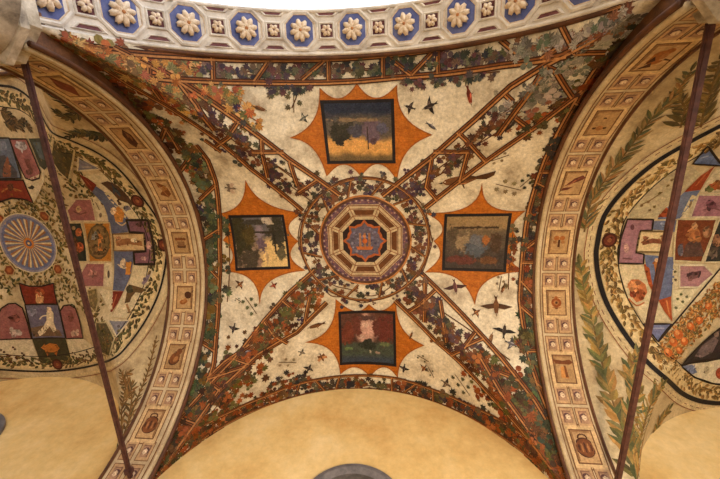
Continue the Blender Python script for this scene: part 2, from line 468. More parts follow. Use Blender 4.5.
def column(cx, cy, label, hx, hy, cut):
    t = thing('column', label, 'column', (cx, cy, 0), 'columns of the portico')
    zb = FL-.62
    lathe('base', [(.52, 0), (.52, .12), (.5, .16), (.53, .22), (.5, .28), (.42, .32), (.44, .37), (.4, .42)], cx, cy, M_MARBLE, t)
    lathe('shaft', [(.38, .42), (.385, 1.4), (.36, 2.6), (.34, zb-.62)], cx, cy, M_STUCCO, t, 120, .02)
    lathe('bell', [(.34, zb-.62), (.38, zb-.6), (.38, zb-.56), (.34, zb-.54), (.36, zb-.3), (.42, zb-.12), (.5, zb)], cx, cy, M_MARBLE, t)
    def out(g):
        a, b, c = hx+g, hy+g, cut
        return [(cx+a, cy-b+c), (cx+a, cy+b-c), (cx+a-c*.9, cy+b), (cx-a+c*.9, cy+b), (cx-a, cy+b-c), (cx-a, cy-b+c), (cx-a+c*.9, cy-b), (cx+a-c*.9, cy-b)]
    prism('abacus', None, [(out(-.03), zb), (out(.0), zb+.02), (out(.0), zb+.08), (out(-.05), zb+.1), (out(-.03), zb+.2), (out(-.08), zb+.24), (out(-.2), zb+.26), (out(-.2), zb+.5)], M_MARBLE, t)
    # acanthus leaves and corner volutes
    for k in range(8):
        a = k*PI/4+PI/8; d = Vector((math.cos(a), math.sin(a), 0)); e = Vector((-d.y, d.x, 0))
        V = []; Fc = []
        prof = [(.345, zb-.54, .1), (.375, zb-.4, .13), (.42, zb-.28, .12), (.5, zb-.2, .09), (.52, zb-.24, .03)]
        for r, z, w in prof:
            for q in (-1, -.5, 0, .5, 1):
                V.append(tuple(Vector((cx, cy, z))+d*(r+.02*(1-abs(q)))+e*w*q))
        for i in range(4):
            for j in range(4):
                b = i*5+j; Fc.append((b, b+1, b+6, b+5))
        me = bpy.data.meshes.new('acanthus_leaf'); me.from_pydata(V, [], Fc)
        link('acanthus_leaf', me, M_MARBLE, t).modifiers.new('s', 'SOLIDIFY').thickness = .02
    for sx in (-1, 1):
        for sy in (-1, 1):
            d = Vector((sx, sy, 0)).normalized(); c = Vector((cx, cy, zb-.1))+d*.3
            pts = []
            for k in range(30):
                an = k*.42; r = .1-.003*k
                pts.append(c+d*r*math.cos(an)+Vector((0, 0, r*math.sin(an))))
            tube('volute', pts, .03, M_MARBLE, t)
column(-2.26, -2.72, 'weathered marble column and capital at the upper left corner', .41, .49, .2)
column(2.40, -2.72, 'weathered marble column and capital at the upper right corner', .42, .48, .12)

# ------------------------------------------------------------------ iron tie rods
def tie(x, y0, y1, z, label):
    t = thing('tie_rod', label, 'tie rod', (x, y0, z), 'iron tie rods across the portico')
    w = .0225
    bm = bmesh.new()
    for y in (y0, y1):
        for dx, dz in ((-w, -w*.8), (w, -w*.8), (w, w*.8), (-w, w*.8)): bm.verts.new((x+dx, y, z+dz))
    v = list(bm.verts)
    for j in range(4): bm.faces.new((v[j], v[(j+1) % 4], v[4+(j+1) % 4], v[4+j]))
    bm.faces.new(v[:4][::-1]); bm.faces.new(v[4:])
    bmesh.ops.bevel(bm, geom=[e for e in bm.edges], offset=.008, segments=2, affect='EDGES')
    me = bpy.data.meshes.new('bar'); bm.to_mesh(me); bm.free(); link('bar', me, M_IRON, t)
    for y in (y0+.12, y1-.1):
        box('collar', x-w-.012, x+w+.012, y-.03, y+.03, z-w-.008, z+w+.008, M_IRON, t, bev=.006)
    return t
tie(-2.13, -2.62, 1.40, FL-.36, 'long rusty iron tie rod crossing the left bay from capital to wall')
tie(2.222, -2.62, 1.49, FL-.36, 'long rusty iron tie rod crossing the right bay from capital to wall')
# ------------------------------------------------------------------ stucco rosettes of the courtyard arch
NTH = ['leftmost', 'second', 'third', 'fourth', 'fifth', 'sixth', 'seventh', 'eighth', 'ninth', 'tenth', 'eleventh']
def arch_frame(th, v):
    o = arch_pt(th, v, 0); t = math.radians(th)
    ex = Vector((math.sin(t), 0, -math.cos(t)))       # along the arch, to the right
    ey = Vector((0, -1, 0)); n = Vector((-math.cos(t), 0, -math.sin(t)))
    return o, ex, ey, n
def frame_ring(name, o, ex, ey, n, outer, inner, h, m, parent):
    """raised moulding between two outlines"""
    V = []; Fc = []; k = len(outer)
    for L, z in ((outer, -.004), ([(a*.97+c*.03, b*.97+d*.03) for (a, b), (c, d) in zip(outer, inner)], h*.7), ([(a*.5+c*.5, b*.5+d*.5) for (a, b), (c, d) in zip(outer, inner)], h), (inner, h*.6), (inner, -.004)):
        V += [tuple(o+ex*a+ey*b+n*z) for a, b in L]
    for r in range(4):
        for j in range(k): Fc.append((r*k+j, r*k+(j+1) % k, (r+1)*k+(j+1) % k, (r+1)*k+j))
    me = bpy.data.meshes.new(name); me.from_pydata(V, [], Fc); return link(name, me, m, parent)
def plate(name, o, ex, ey, n, outline, z, m, parent):
    me = bpy.data.meshes.new(name)
    me.from_pydata([tuple(o+ex*a+ey*b+n*z) for a, b in outline], [], [tuple(range(len(outline)))]); return link(name, me, m, parent)
def ngon(r, k, a0=0., sy=1.): return [(r*math.cos(a0+2*PI*j/k), sy*r*math.sin(a0+2*PI*j/k)) for j in range(k)]
def flower(name, o, ex, ey, n, r, k, h, m, parent, a0=0.):
    V = []; Fc = []
    for q in range(k):
        a = a0+2*PI*q/k; d = ex*math.cos(a)+ey*math.sin(a); e = -ex*math.sin(a)+ey*math.cos(a); i = len(V)
        w = r*math.tan(PI/k)*.86
        for u, ww, z in ((.12, .35, .5), (.45, .8, 1.), (.72, .62, 1.), (1., .06, .5)):
            for s_ in (-1, -.5, 0, .5, 1):
                V.append(tuple(o+d*r*u+e*w*ww*s_*max(u, .3)+n*h*(z-.55*s_*s_+(.12 if s_ == 0 else 0))))
        for b in range(3):
            for c in range(4): j = i+b*5+c; Fc.append((j, j+1, j+6, j+5))
    me = bpy.data.meshes.new(name); me.from_pydata(V, [], Fc); me.polygons.foreach_set('use_smooth', [True]*len(Fc))
    f = link(name, me, m, parent); sd = f.modifiers.new('t', 'SOLIDIFY'); sd.thickness = h*.5; sd.offset = -1
    return f
def bud(name, o, n, r, m, parent, sq=.7):
    bm = bmesh.new(); bmesh.ops.create_uvsphere(bm, u_segments=14, v_segments=8, radius=r)
    q = Vector((0, 0, 1)).rotation_difference(n).to_matrix()
    for v in bm.verts: v.co = o+q@Vector((v.co.x, v.co.y, v.co.z*sq))
    me = bpy.data.meshes.new(name); bm.to_mesh(me); bm.free(); me.polygons.foreach_set('use_smooth', [True]*len(me.polygons))
    return link(name, me, m, parent)
for k in range(-5, 6):
    th = 90-14.0*k; o, ex, ey, n = arch_frame(th, .54)
    vis = k <= 3
    t = thing('rosette_coffer', 'blue octagonal coffer with pale gilt rosette, %s from the left along the white arch' % NTH[k+5] if k > -5 else 'blue octagonal coffer with gilt rosette beside the left capital, leftmost along the white arch', 'coffer', o, 'rosette coffers of the courtyard arch')
    oo = ngon(.196, 8, PI/8); ii = ngon(.16, 8, PI/8)
    plate('blue_field', o, ex, ey, n, ii, .004, M_BLUE, t)
    frame_ring('octagon_frame', o, ex, ey, n, oo, ii, .02, M_STUCCO, t)
    frame_ring('gilt_fillet', o, ex, ey, n, ii, ngon(.15, 8, PI/8), .012, M_GILT, t)
    fl = flower('rosette', o+n*.012, ex, ey, n, .092, 8, .03, M_GILT, t, .2)
    flower('inner_petals', o+n*.032, ex, ey, n, .045, 8, .016, M_GILT, fl, .2+PI/8)
    bud('bud', o+n*.05, n, .016, M_GILTD, fl)
for k in range(-5, 6):
    th = 90-14.0*(k-.5); o, ex, ey, n = arch_frame(th, .54)
    t = thing('square_coffer', 'maroon square coffer with white floret, just left of the %s blue octagon' % (NTH[k+5] if k > -5 else 'leftmost'), 'coffer', o, 'square floret coffers of the courtyard arch')
    sq = [(-.058, -.058), (.058, -.058), (.058, .058), (-.058, .058)]; so = [(a*1.35, b*1.35) for a, b in sq]
    plate('maroon_field', o, ex, ey, n, sq, .004, M_MAROON, t)
    frame_ring('square_frame', o, ex, ey, n, so, sq, .02, M_STUCCO, t)
    fl = flower('floret', o+n*.01, ex, ey, n, .046, 6, .022, M_GILT, t)
    bud('bud', o+n*.03, n, .013, M_MAROON, fl)
    for s_, nm in ((-1, 'lower_panel'), (1, 'upper_panel')):
        hexo = [(-.085, s_*.125), (.085, s_*.125), (.13, s_*.172), (-.13, s_*.172)]
        cx = sum(a for a, b in hexo)/4; cy = sum(b for a, b in hexo)/4
        inn = [(cx+(a-cx)*.72, cy+(b-cy)*.6) for a, b in hexo]
        plate(nm, o, ex, ey, n, inn, .004, M_MAROON, t)
        frame_ring('panel_frame', o, ex, ey, n, hexo, inn, .016, M_STUCCO, t)

# ------------------------------------------------------------------ painted coffers of the two transverse bands
def bq(side, th0, u0, pts, off):
    """local metres (a along the arch toward the wall, b outward) -> points on the band"""
    w = abs(XLO-XLI) if side == 'left' else XRO-XRI
    return [band_pt(side, th0-math.degrees(a/2.05), u0+b/w, off) for a, b in pts]
def rect(a, b): return [(-a, -b), (a, -b), (a, b), (-a, b)]
def bfill(p, side, th, u, pts, c, off):
    q = bq(side, th, u, pts, off); p.poly(q, c)
def bframe(p, side, th, u, A, B, c, off):
    n = len(A)
    for j in range(n):
        p.poly(bq(side, th, u, [A[j], A[(j+1) % n], B[(j+1) % n], B[j]], off), c)
def blob(cx, cy, r, k=12, sx=1., ang=0., wob=0.):
    out = []
    for j in range(k):
        a = 2*PI*j/k; rr = r*(1+wob*math.sin(3*a+cx*9)); u, v = rr*sx*math.cos(a), rr*math.sin(a)
        out.append((cx+u*math.cos(ang)-v*math.sin(ang), cy+u*math.sin(ang)+v*math.cos(ang)))
    return out
def motif(p, side, th, u, kind):
    o = .0075; B = lambda pts, c, d=0: bfill(p, side, th, u, pts, c, o+d)
    br, bd, bl = (118, 70, 38), (78, 46, 30), (160, 108, 64)
    if kind == 'pear':
        B(blob(.02, .0, .07, 14, 1.25, .5), bd); B(blob(.02, .0, .06, 14, 1.2, .5), br, .001); B(blob(-.06, -.04, .036), br, .0012); B(blob(.03, -.015, .024, 10, 1.6, .5), bl, .002); B([(-.09, -.06), (-.12, -.09), (-.11, -.095), (-.08, -.07)], bd, .002)
    elif kind == 'round fruit':
        B(blob(.01, 0, .088, 18), bd); B(blob(.012, 0, .078, 18, 1, 0, .05), br, .001)
        for k in range(5): B(blob(.012, -.055+.0275*k, .01, 8, 5.-abs(k-2)), bl if k % 2 else bd, .002)
        for j in range(8):
            a = j*PI/7; B(blob(-.075-.03*math.sin(a), .04*math.cos(a), .009, 6), bd, .002)
    elif kind == 'rosette':
        for j in range(10): B(blob(.055*math.cos(j*PI/5), .055*math.sin(j*PI/5), .022, 8), (154, 86, 40) if j % 2 else br)
        B(blob(0, 0, .055, 14), (140, 74, 34), .001); B(blob(0, 0, .03, 10), bl, .002); B(blob(0, 0, .014, 8), bd, .003)
    elif kind == 'crab apple':
        for s_ in (-1, 1): B(blob(.012, .045*s_, .045, 12, 1.1), br); B(blob(.0, .042*s_, .02, 8), bl, .001); B(blob(-.05, .03*s_, .03, 8, 1, .6*s_), (160, 96, 48), .001)
        B([(-.03, -.01), (-.03, .01), (.06, .012), (.06, -.012)], bd, .002)
    elif kind == 'root':
        q = [(.09, -.09), (.05, -.09), (-.06, .0), (-.1, .07), (-.07, .1), (.0, .06), (.08, -.03)]
        B(q, (104, 56, 44)); B([(.07, -.075), (-.05, .02), (-.07, .06), (-.04, .03)], (160, 100, 72), .001); B([(.09, -.09), (.13, -.11), (.1, -.06)], (196, 168, 120), .001)
    elif kind == 'knot':
        for s_ in (-1, 1):
            for j in range(9):
                a = j*.62; B(blob(-.05+.017*j*.8, s_*.045*math.sin(a), .016, 7), br if j % 2 else bd)
        B(blob(.06, 0, .03), bl, .001)
    elif kind == 'bird':
        B(blob(.0, 0, .06, 12, 1.3), (150, 92, 44)); B(blob(-.07, .03, .03), (150, 92, 44), .001); B([(.05, -.01), (.12, -.07), (.1, .01)], bd, .001); B([(-.02, -.03), (.07, -.05), (.03, .0)], bd, .002); B(blob(-.02, .025, .022, 8, 1.7), bl, .002); B([(.01, .05), (.03, .1), (.04, .1), (.03, .05)], bd, .001)
    elif kind == 'mushroom':
        B([(-.1, -.1), (-.055, -.11), (-.03, -.05), (-.035, .05), (-.07, .1), (-.1, .07), (-.085, 0)], (116, 66, 34)); B([(-.04, -.03), (.09, -.045), (.1, .035), (-.04, .02)], (196, 134, 72)); B([(-.035, .0), (.09, .0), (.09, .03), (-.035, .02)], br, .001)
    elif kind == 'seed pod':
        B([(-.13, -.02), (-.05, -.06), (.07, -.055), (.13, .0), (.07, .035), (-.05, .03)], bd); B([(-.1, -.02), (-.04, -.045), (.05, -.04), (.09, -.005), (.0, .0)], (128, 84, 50), .001)
    elif kind == 'leaf':
        B([(-.12, .05), (-.05, -.06), (.04, -.08), (.1, -.02), (.06, .06), (-.02, .05)], br); B([(-.11, .045), (.09, -.03), (.09, -.015), (-.1, .05)], bl, .001); B(blob(-.02, -.02, .03, 9, 1.5, .3), (160, 108, 60), .001)
    elif kind == 'basket':
        B([(-.03, -.07), (.07, -.05), (.07, .05), (-.03, .07)], bd); B([(-.02, -.05), (.05, -.04), (.05, .04), (-.02, .05)], (128, 92, 60), .001)
        for k in range(4): B(blob(-.05, -.05+.033*k, .022, 8), br, .001)
    elif kind == 'acorn':
        B(blob(.03, .0, .05, 12, 1.5, .7), (140, 84, 40)); B(blob(-.03, -.045, .05, 12, .9, .7), bd, .001); B(blob(.04, .0, .018, 8, 2.2, .7), bl, .002); B([(-.06, -.08), (-.1, -.12), (-.085, -.13), (-.05, -.09)], bd)
    else:
        B([(-.14, 0), (0, -.07), (.14, 0), (0, .07)], (122, 64, 42)); B([(-.1, 0), (0, -.045), (.1, 0), (0, .045)], (156, 90, 58), .001); B(blob(0, 0, .022), (206, 160, 110), .002)
MOT = {'left': ['lozenge', 'seed pod', 'leaf', 'basket', 'acorn', 'pear', 'round fruit'],
       'right': ['bird', 'knot', 'root', 'crab apple', 'rosette', 'mushroom', 'round fruit']}
MOTL = {'left': ['diamond', 'dark pod', 'leaf', 'basket', 'acorn', 'pear', 'brown gourd'],
        'right': ['bird', 'knotted stem', 'purple root', 'split fruit', 'round rosette', 'mushroom', 'melon']}
for side in ('left', 'right'):
    for i in range(7):
        th = 91.4-20.55*(i-3); kind = MOT[side][i]; u = .5
        o = band_pt(side, th, u, 0)
        t = thing('painted_coffer', 'square painted coffer with %s on the %s arch band, %s from the courtyard' % (MOTL[side][i], side, ['first', 'second', 'third', 'fourth', 'fifth', 'sixth', 'seventh'][i]), 'coffer', o, 'large painted coffers of the %s arch band' % side)
        A = rect(.2, .152); Bq = rect(.188, .14); C_ = rect(.15, .106); D_ = rect(.138, .094)
        p = P(); bframe(p, side, th, u, A, Bq, (122, 86, 56), .003); bframe(p, side, th, u, Bq, C_, (206, 174, 128), .003); bframe(p, side, th, u, C_, D_, (112, 76, 50), .003); p.build('frame_lines', t)
        p = P(); bfill(p, side, th, u, D_, (172, 136, 92) if i % 2 else (184, 148, 104), .0035)
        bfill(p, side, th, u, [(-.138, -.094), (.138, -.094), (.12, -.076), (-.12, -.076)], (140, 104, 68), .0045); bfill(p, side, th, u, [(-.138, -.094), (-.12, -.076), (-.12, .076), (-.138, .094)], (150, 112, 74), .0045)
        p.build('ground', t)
        p = P(); motif(p, side, th, u, kind); p.build('motif', t)
    for i in range(-1, 7):
        thm = 91.4-20.55*(i-2.5)
        for r_ in (0, 1):
            for c_ in (0, 1):
                th = thm+(2.95 if r_ == 0 else -2.95); u = .5+(-.205 if c_ == 0 else .205)
                if th > 168 or th < 14: continue
                o = band_pt(side, th, u, 0)
                if 0 <= i <= 5: where = 'between %s and %s' % (MOTL[side][i], MOTL[side][i+1])
                elif i < 0: where = 'courtyard end before %s' % MOTL[side][0]
                else: where = 'wall end after %s' % MOTL[side][6]
                t = thing('small_coffer', 'small floret coffer, %s band, %s, %s %s one' % (side, where, 'courtyard-side' if r_ == 0 else 'wall-side', 'inner' if c_ == 0 else 'outer'), 'coffer', o, 'small floret coffers of the %s arch band' % side)
                A = rect(.092, .072); Bq = rect(.083, .063); C_ = rect(.058, .043)
                p = P(); bframe(p, side, th, u, A, Bq, (128, 92, 62), .003); bframe(p, side, th, u, Bq, C_, (188, 152, 112), .003); p.build('frame_lines', t)
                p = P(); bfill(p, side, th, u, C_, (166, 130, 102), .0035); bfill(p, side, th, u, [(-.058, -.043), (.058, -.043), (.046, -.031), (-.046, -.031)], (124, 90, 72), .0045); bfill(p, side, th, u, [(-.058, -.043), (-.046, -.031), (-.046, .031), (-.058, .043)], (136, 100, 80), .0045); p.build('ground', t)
                p = P(); bfill(p, side, th, u, blob(-.004, -.003, .033, 14), (92, 62, 60), .005)
                for j in range(6): bfill(p, side, th, u, blob(.017*math.cos(j*PI/3)+.004, .015*math.sin(j*PI/3)+.004, .012, 8), (204, 176, 146), .0058)
                bfill(p, side, th, u, blob(.006, .005, .016, 10), (222, 198, 164), .0064); bfill(p, side, th, u, blob(.01, .009, .006, 8), (140, 100, 80), .007); p.build('floret', t)

# ------------------------------------------------------------------ central vault: medallion
def medallion():
    cx, cy = up('C', 365, 240.5)
    s = 'C'; t = thing('ceiling_medallion', 'round medallion with octagonal frame and blue star centre at the crown of the vault', 'medallion', at(s, cx, cy, 0))
    circ = lambda r, k=64: [(cx+r*math.cos(2*PI*j/k), cy+r*math.sin(2*PI*j/k)) for j in range(k+1)]
    p = P(); fill(p, s, circ(.545)[:-1], (104, 74, 82), .006, .1, 8)
    for k in range(90):
        a = 2*PI*k/90; disc(p, s, cx+.495*math.cos(a), cy+.495*math.sin(a), .012, (168, 138, 124) if k % 2 else (74, 50, 70), .0075, 6)
        if k % 3 == 0: disc(p, s, cx+.47*math.cos(a+.02), cy+.47*math.sin(a+.02), .01, (150, 104, 90), .0075, 6)
    p.build('purple_ring', t)
    for r, nm, m in ((.545, 'outer_moulding', M_GILTD), (.52, 'inner_moulding', M_MOULD)):
        tube(nm, [at(s, x, y, .004) for x, y in circ(r)], .012, m, t)
    R1, R2, R3, R4 = .482, .412, .345, .285
    o8 = lambda r: [(cx+r*math.cos(PI/8+j*PI/4), cy+r*math.sin(PI/8+j*PI/4)) for j in range(8)]
    p = P(); fill(p, s, o8(R1), (188, 166, 130), .0085, .1)
    p.build('octagon_frame', t)
    q = P(); 
    for j in range(8):
        a0, a1 = PI/8+j*PI/4, PI/8+(j+1)*PI/4
        def L(r, f): 
            x0, y0, x1, y1 = r*math.cos(a0), r*math.sin(a0), r*math.cos(a1), r*math.sin(a1)
            return (cx+x0+(x1-x0)*f, cy+y0+(y1-y0)*f)
        b = P(); fill(b, s, [L(R2, .1), L(R2, .9), L(R3, .88), L(R3, .12)], (98, 58, 30), .0115, .2); b.build('brown_inlay', t)
        for r in (R1*.97, R2+.012, R3-.012): ribbon(q, s, [L(r, 0), L(r, 1)], .012, (130, 86, 60), .0105)
        ribbon(q, s, [L(R1, 0), L(R4, 0)], .01, (140, 98, 66), .0105)
    q.build('frame_lines', t)
    p = P(); fill(p, s, o8(R4), (44, 30, 28), .0125, .1); p.build('dark_octagon', t)
    star = []
    for j in range(16):
        for f in (0, .5):
            a = 2*PI*(j+f)/16; r = (.268 if j % 2 == 0 else .22) if f == 0 else .215
            star.append((cx+r*math.cos(a), cy+r*math.sin(a)))
    inner = [(cx+(x-cx)*.86, cy+(y-cy)*.86) for x, y in star]
    p = P(); fill(p, s, star, (164, 86, 44), .0145, .1); p.build('flame_border', t)
    p = P(); fill(p, s, inner, (92, 84, 98), .0165, .08, 8)
    for k in range(40):
        a, r = random.uniform(0, 2*PI), random.uniform(.05, .165)
        disc(p, s, cx+r*math.cos(a), cy+r*math.sin(a), random.uniform(.008, .02), random.choice([(112, 108, 132), (62, 58, 82), (128, 122, 136)]), .0175, 6)
    p.build('blue_field', t)
    p = P()
    for dx in (-.055, .0, .055): fill(p, s, [(cx+dx-.012, cy-.1), (cx+dx+.012, cy-.1), (cx+dx+.016, cy+.09), (cx+dx-.016, cy+.09)], (150, 104, 74), .0185)
    fill(p, s, [(cx-.11, cy+.07), (cx+.1, cy+.07), (cx+.08, cy+.11), (cx-.09, cy+.11)], (172, 96, 50), .0188); disc(p, s, cx, cy, .032, (188, 96, 44), .0195, 10); disc(p, s, cx-.005, cy-.06, .02, (190, 120, 70), .0195, 8)
    p.build('emblem', t)
medallion()

# ------------------------------------------------------------------ landscapes in orange stars
def bez(a, m, b, n=10):
    c = tuple(2*m[i]-(a[i]+b[i])/2 for i in (0, 1))
    return [tuple((1-k/n)**2*a[i]+2*(k/n)*(1-k/n)*c[i]+(k/n)**2*b[i] for i in (0, 1)) for k in range(n)]
def fbm(x, y, seed): return noise.fractal(Vector((x, y, seed)), .9, 2., 4)
def mix(a, b, t):
    t = max(0, min(1, t)); return tuple(a[i]+(b[i]-a[i])*t for i in range(3))
def sm(e0, e1, x):
    t = max(0, min(1, (x-e0)/(e1-e0))); return t*t*(3-2*t)
def blobs(c, u, v, L, seed):
    for bx, by, rx, ry, cc in L:
        d = math.hypot((u-bx)/rx, (v-by)/ry)+fbm(u*7+bx*3, v*7, seed)*.5+fbm(u*24, v*24, seed+9)*.3
        c = mix(c, cc, 1-sm(.75, 1.05, d))
    return c
def land_top(u, v):
    c = mix((40, 44, 60), (88, 78, 68), sm(.1, .35, v+fbm(u*3, v*6, 1)*.1)); c = mix(c, (206, 152, 84), sm(.5, .66, v+fbm(u*4, v*2, 2)*.07)); c = mix(c, (104, 84, 54), sm(.82, .95, v+fbm(u*5, v*3, 3)*.05))
    c = blobs(c, u, v, [(.24, .5, .2, .19, (52, 48, 38)), (.2, .65, .06, .1, (40, 36, 30)), (.47, .46, .13, .12, (70, 66, 76)), (.7, .48, .17, .19, (100, 82, 92)), (.72, .66, .05, .06, (80, 60, 66)), (.45, .28, .4, .035, (128, 106, 80)), (.85, .45, .1, .1, (84, 80, 96))], 5)
    if abs(u-.62) < .01 and .4 < v < .8: c = (58, 44, 36)
    return c
def land_left(u, v):
    c = mix((96, 92, 96), (140, 116, 98), sm(.2, .6, v)); c = mix(c, (216, 182, 122), sm(.38, .55, v+(u-.62)*.3+fbm(u*4, v*4, 7)*.1)*sm(.4, .55, u))
    return blobs(c, u, v, [(.14, .4, .24, .5, (56, 52, 34)), (.3, .32, .16, .26, (78, 66, 36)), (.85, .25, .2, .42, (58, 54, 44)), (.5, .3, .1, .18, (130, 116, 126)), (.52, .55, .1, .16, (104, 86, 96)), (.25, .85, .28, .2, (70, 60, 48)), (.45, .1, .3, .06, (60, 56, 50)), (.45, .9, .05, .1, (132, 104, 90)), (.88, .75, .12, .12, (92, 84, 62)), (.72, .06, .12, .1, (178, 164, 148)), (.62, .3, .26, .025, (52, 44, 36)), (.78, .5, .025, .3, (48, 42, 34)), (.6, .8, .03, .14, (170, 142, 104))], 8)
def land_right(u, v):
    c = mix((112, 96, 74), (66, 56, 50), sm(.1, .8, v+fbm(u*4, v*5, 11)*.2)); c = mix(c, (150, 122, 84), (1-sm(.1, .2, abs(v-.1)))*.8)
    return blobs(c, u, v, [(.5, .22, .42, .03, (60, 46, 36)), (.3, .5, .13, .2, (138, 118, 92)), (.5, .62, .2, .17, (82, 86, 94)), (.52, .45, .12, .12, (98, 98, 104)), (.68, .46, .08, .1, (150, 92, 48)), (.84, .5, .1, .2, (74, 56, 42)), (.3, .84, .3, .08, (92, 50, 42)), (.75, .85, .2, .08, (100, 66, 42)), (.12, .35, .1, .2, (84, 70, 54))], 12)
def land_bottom(u, v):
    c = mix((88, 56, 44), (72, 46, 40), sm(0, .5, v)); c = mix(c, (196, 152, 136), sm(.34, .12, abs(u-.48)*1.1+abs(v-.33)*.55+fbm(u*4, v*4, 15)*.1)); c = mix(c, (66, 72, 60), sm(.52, .62, v+fbm(u*4, v*3, 16)*.06)); c = mix(c, (54, 62, 74), sm(.8, .95, v))
    return blobs(c, u, v, [(.12, .4, .16, .22, (104, 52, 38)), (.84, .35, .18, .3, (98, 48, 40)), (.5, .1, .3, .06, (86, 60, 56)), (.5, .62, .12, .14, (40, 40, 36)), (.38, .48, .07, .04, (186, 154, 138)), (.55, .72, .02, .09, (170, 156, 140)), (.68, .8, .06, .03, (136, 118, 104)), (.5, .66, .16, .1, (44, 46, 38)), (.3, .25, .1, .22, (96, 52, 42)), (.66, .3, .07, .24, (92, 50, 42)), (.12, .72, .1, .04, (92, 110, 70)), (.82, .62, .12, .05, (96, 104, 70)), (.47, .24, .08, .06, (206, 170, 152))], 17)
def landscape(label, quad, star, fn, n=60):
    s = 'C'; c = up(s, sum(q[0] for q in quad)/4, sum(q[1] for q in quad)/4)
    t = thing('landscape_painting', label, 'painting', at(s, *c, 0), 'landscape paintings around the medallion')
    p = P(); out = []
    for a, m, b in star: out += bez(a, m, b)
    pl = U(s, out); fill(p, s, pl, (174, 98, 30), .0065, .09, 7); p.build('orange_surround', t)
    p = P(); ribbon(p, s, pl+[pl[0]], .014, (150, 84, 30), .0085, closed=True)
    p.build('star_outline', t)
    Q = U(s, quad)
    def bl(u, v): return tuple((1-v)*((1-u)*Q[0][i]+u*Q[1][i])+v*((1-u)*Q[3][i]+u*Q[2][i]) for i in (0, 1))
    p = P()
    L = [bl(*q) for q in ((0, 0), (1, 0), (1, 1), (0, 1))]; I = [bl(*q) for q in ((.045, .05), (.955, .05), (.955, .95), (.045, .95))]
    for j in range(4):
        a, b, c_, d = L[j], L[(j+1) % 4], I[(j+1) % 4], I[j]
        for k in range(8):
            f = lambda A, B, w: (A[0]+(B[0]-A[0])*w, A[1]+(B[1]-A[1])*w)
            p.poly([at(s, *f(a, b, k/8), .012), at(s, *f(a, b, (k+1)/8), .012), at(s, *f(d, c_, (k+1)/8), .012), at(s, *f(d, c_, k/8), .012)], (34, 28, 28))
    p.build('dark_frame', t)
    p = P()
    for j in range(n):
        for i in range(n):
            u0, u1, v0, v1 = .04+.92*i/n, .04+.92*(i+1)/n, .045+.91*j/n, .045+.91*(j+1)/n
            p.poly([at(s, *bl(*q), .0105) for q in ((u0, v0), (u1, v0), (u1, v1), (u0, v1))], jit(fn((i+.5)/n, (j+.5)/n), 7))
    p.build('canvas', t)
landscape('upside-down dusk landscape with trees over a golden horizon, in orange star nearest the courtyard',
    [(320, 100.3), (394, 98.7), (395.7, 163.4), (327.5, 164)],
    [((320, 88), (314, 120), (290.5, 138)), ((290.5, 138), (313, 148), (327, 176)), ((327, 176), (344, 164), (361, 176)), ((361, 176), (379, 163.5), (397, 180)), ((397, 180), (407, 151), (432, 135)), ((432, 135), (404, 116), (397, 85)), ((397, 85), (376, 98.5), (357, 84)), ((357, 84), (339, 99), (320, 88))], land_top)
landscape('landscape with dark trees and bright cream water, in orange star left of the medallion',
    [(228.5, 215), (283.8, 214.3), (290.9, 268.6), (235.8, 270.5)],
    [((245.8, 180.4), (240.5, 203), (221.4, 213.5)), ((221.4, 213.5), (229.5, 227), (223.5, 240)), ((223.5, 240), (233.5, 255), (225, 271)), ((225, 271), (251, 279), (260, 303)), ((260, 303), (271, 280), (305, 270)), ((305, 270), (290.5, 256), (298, 241)), ((298, 241), (288.5, 226), (303.6, 213)), ((303.6, 213), (266, 203), (245.8, 180.4))], land_left)
landscape('dim landscape with grey blue mound and orange tree, in orange star right of the medallion',
    [(444.5, 213.8), (511.8, 213), (505.9, 272), (441.8, 270)],
    [((482, 183), (467, 207), (426, 213)), ((426, 213), (442.6, 226.5), (434, 241)), ((434, 241), (440, 256), (425, 272)), ((425, 272), (457, 278), (475, 304.5)), ((475, 304.5), (487, 280), (522.7, 271)), ((522.7, 271), (509, 256), (520, 241)), ((520, 241), (512, 226), (525, 211)), ((525, 211), (491, 206), (482, 183))], land_right)
landscape('landscape with pink sky between russet trees, in orange star above the yellow lunette',
    [(338.4, 311.4), (395.4, 311), (396.5, 366.3), (340, 364.7)],
    [((336, 299), (329, 328), (305.5, 342)), ((305.5, 342), (331, 350), (340.6, 374)), ((340.6, 374), (355, 366.5), (370, 376)), ((370, 376), (384, 366.5), (397.6, 377)), ((397.6, 377), (404, 357), (424, 345)), ((424, 345), (402, 328), (396, 300)), ((396, 300), (382, 310.5), (369, 304)), ((369, 304), (355, 311), (336, 299))], land_bottom)
# ------------------------------------------------------------------ painted pergola: rails, braces and vines
PALS = {
    'gold': [(160, 90, 46), (176, 122, 62), (132, 116, 68), (140, 72, 50), (112, 102, 66), (186, 140, 82), (104, 76, 50)],
    'plum': [(74, 62, 70), (62, 66, 58), (92, 60, 60), (88, 86, 66), (54, 54, 62), (104, 84, 70)],
    'green': [(72, 80, 58), (86, 96, 64), (62, 58, 48), (112, 84, 44), (54, 64, 50), (94, 86, 58)],
    'rust': [(92, 62, 34), (122, 64, 28), (64, 56, 36), (88, 82, 44), (140, 76, 36), (70, 44, 30)],
    'dark': [(56, 54, 46), (108, 60, 34), (72, 64, 50), (52, 46, 44), (84, 72, 48), (124, 64, 34)],
    'wine': [(84, 56, 50), (104, 64, 42), (72, 54, 64), (78, 72, 52), (60, 56, 50), (110, 72, 46)],
    'sheen': [(124, 118, 108), (150, 140, 124), (96, 90, 82), (126, 84, 60), (90, 96, 80), (160, 150, 140)],  # pale greys paint the sky's glare into the upper right leaves
}
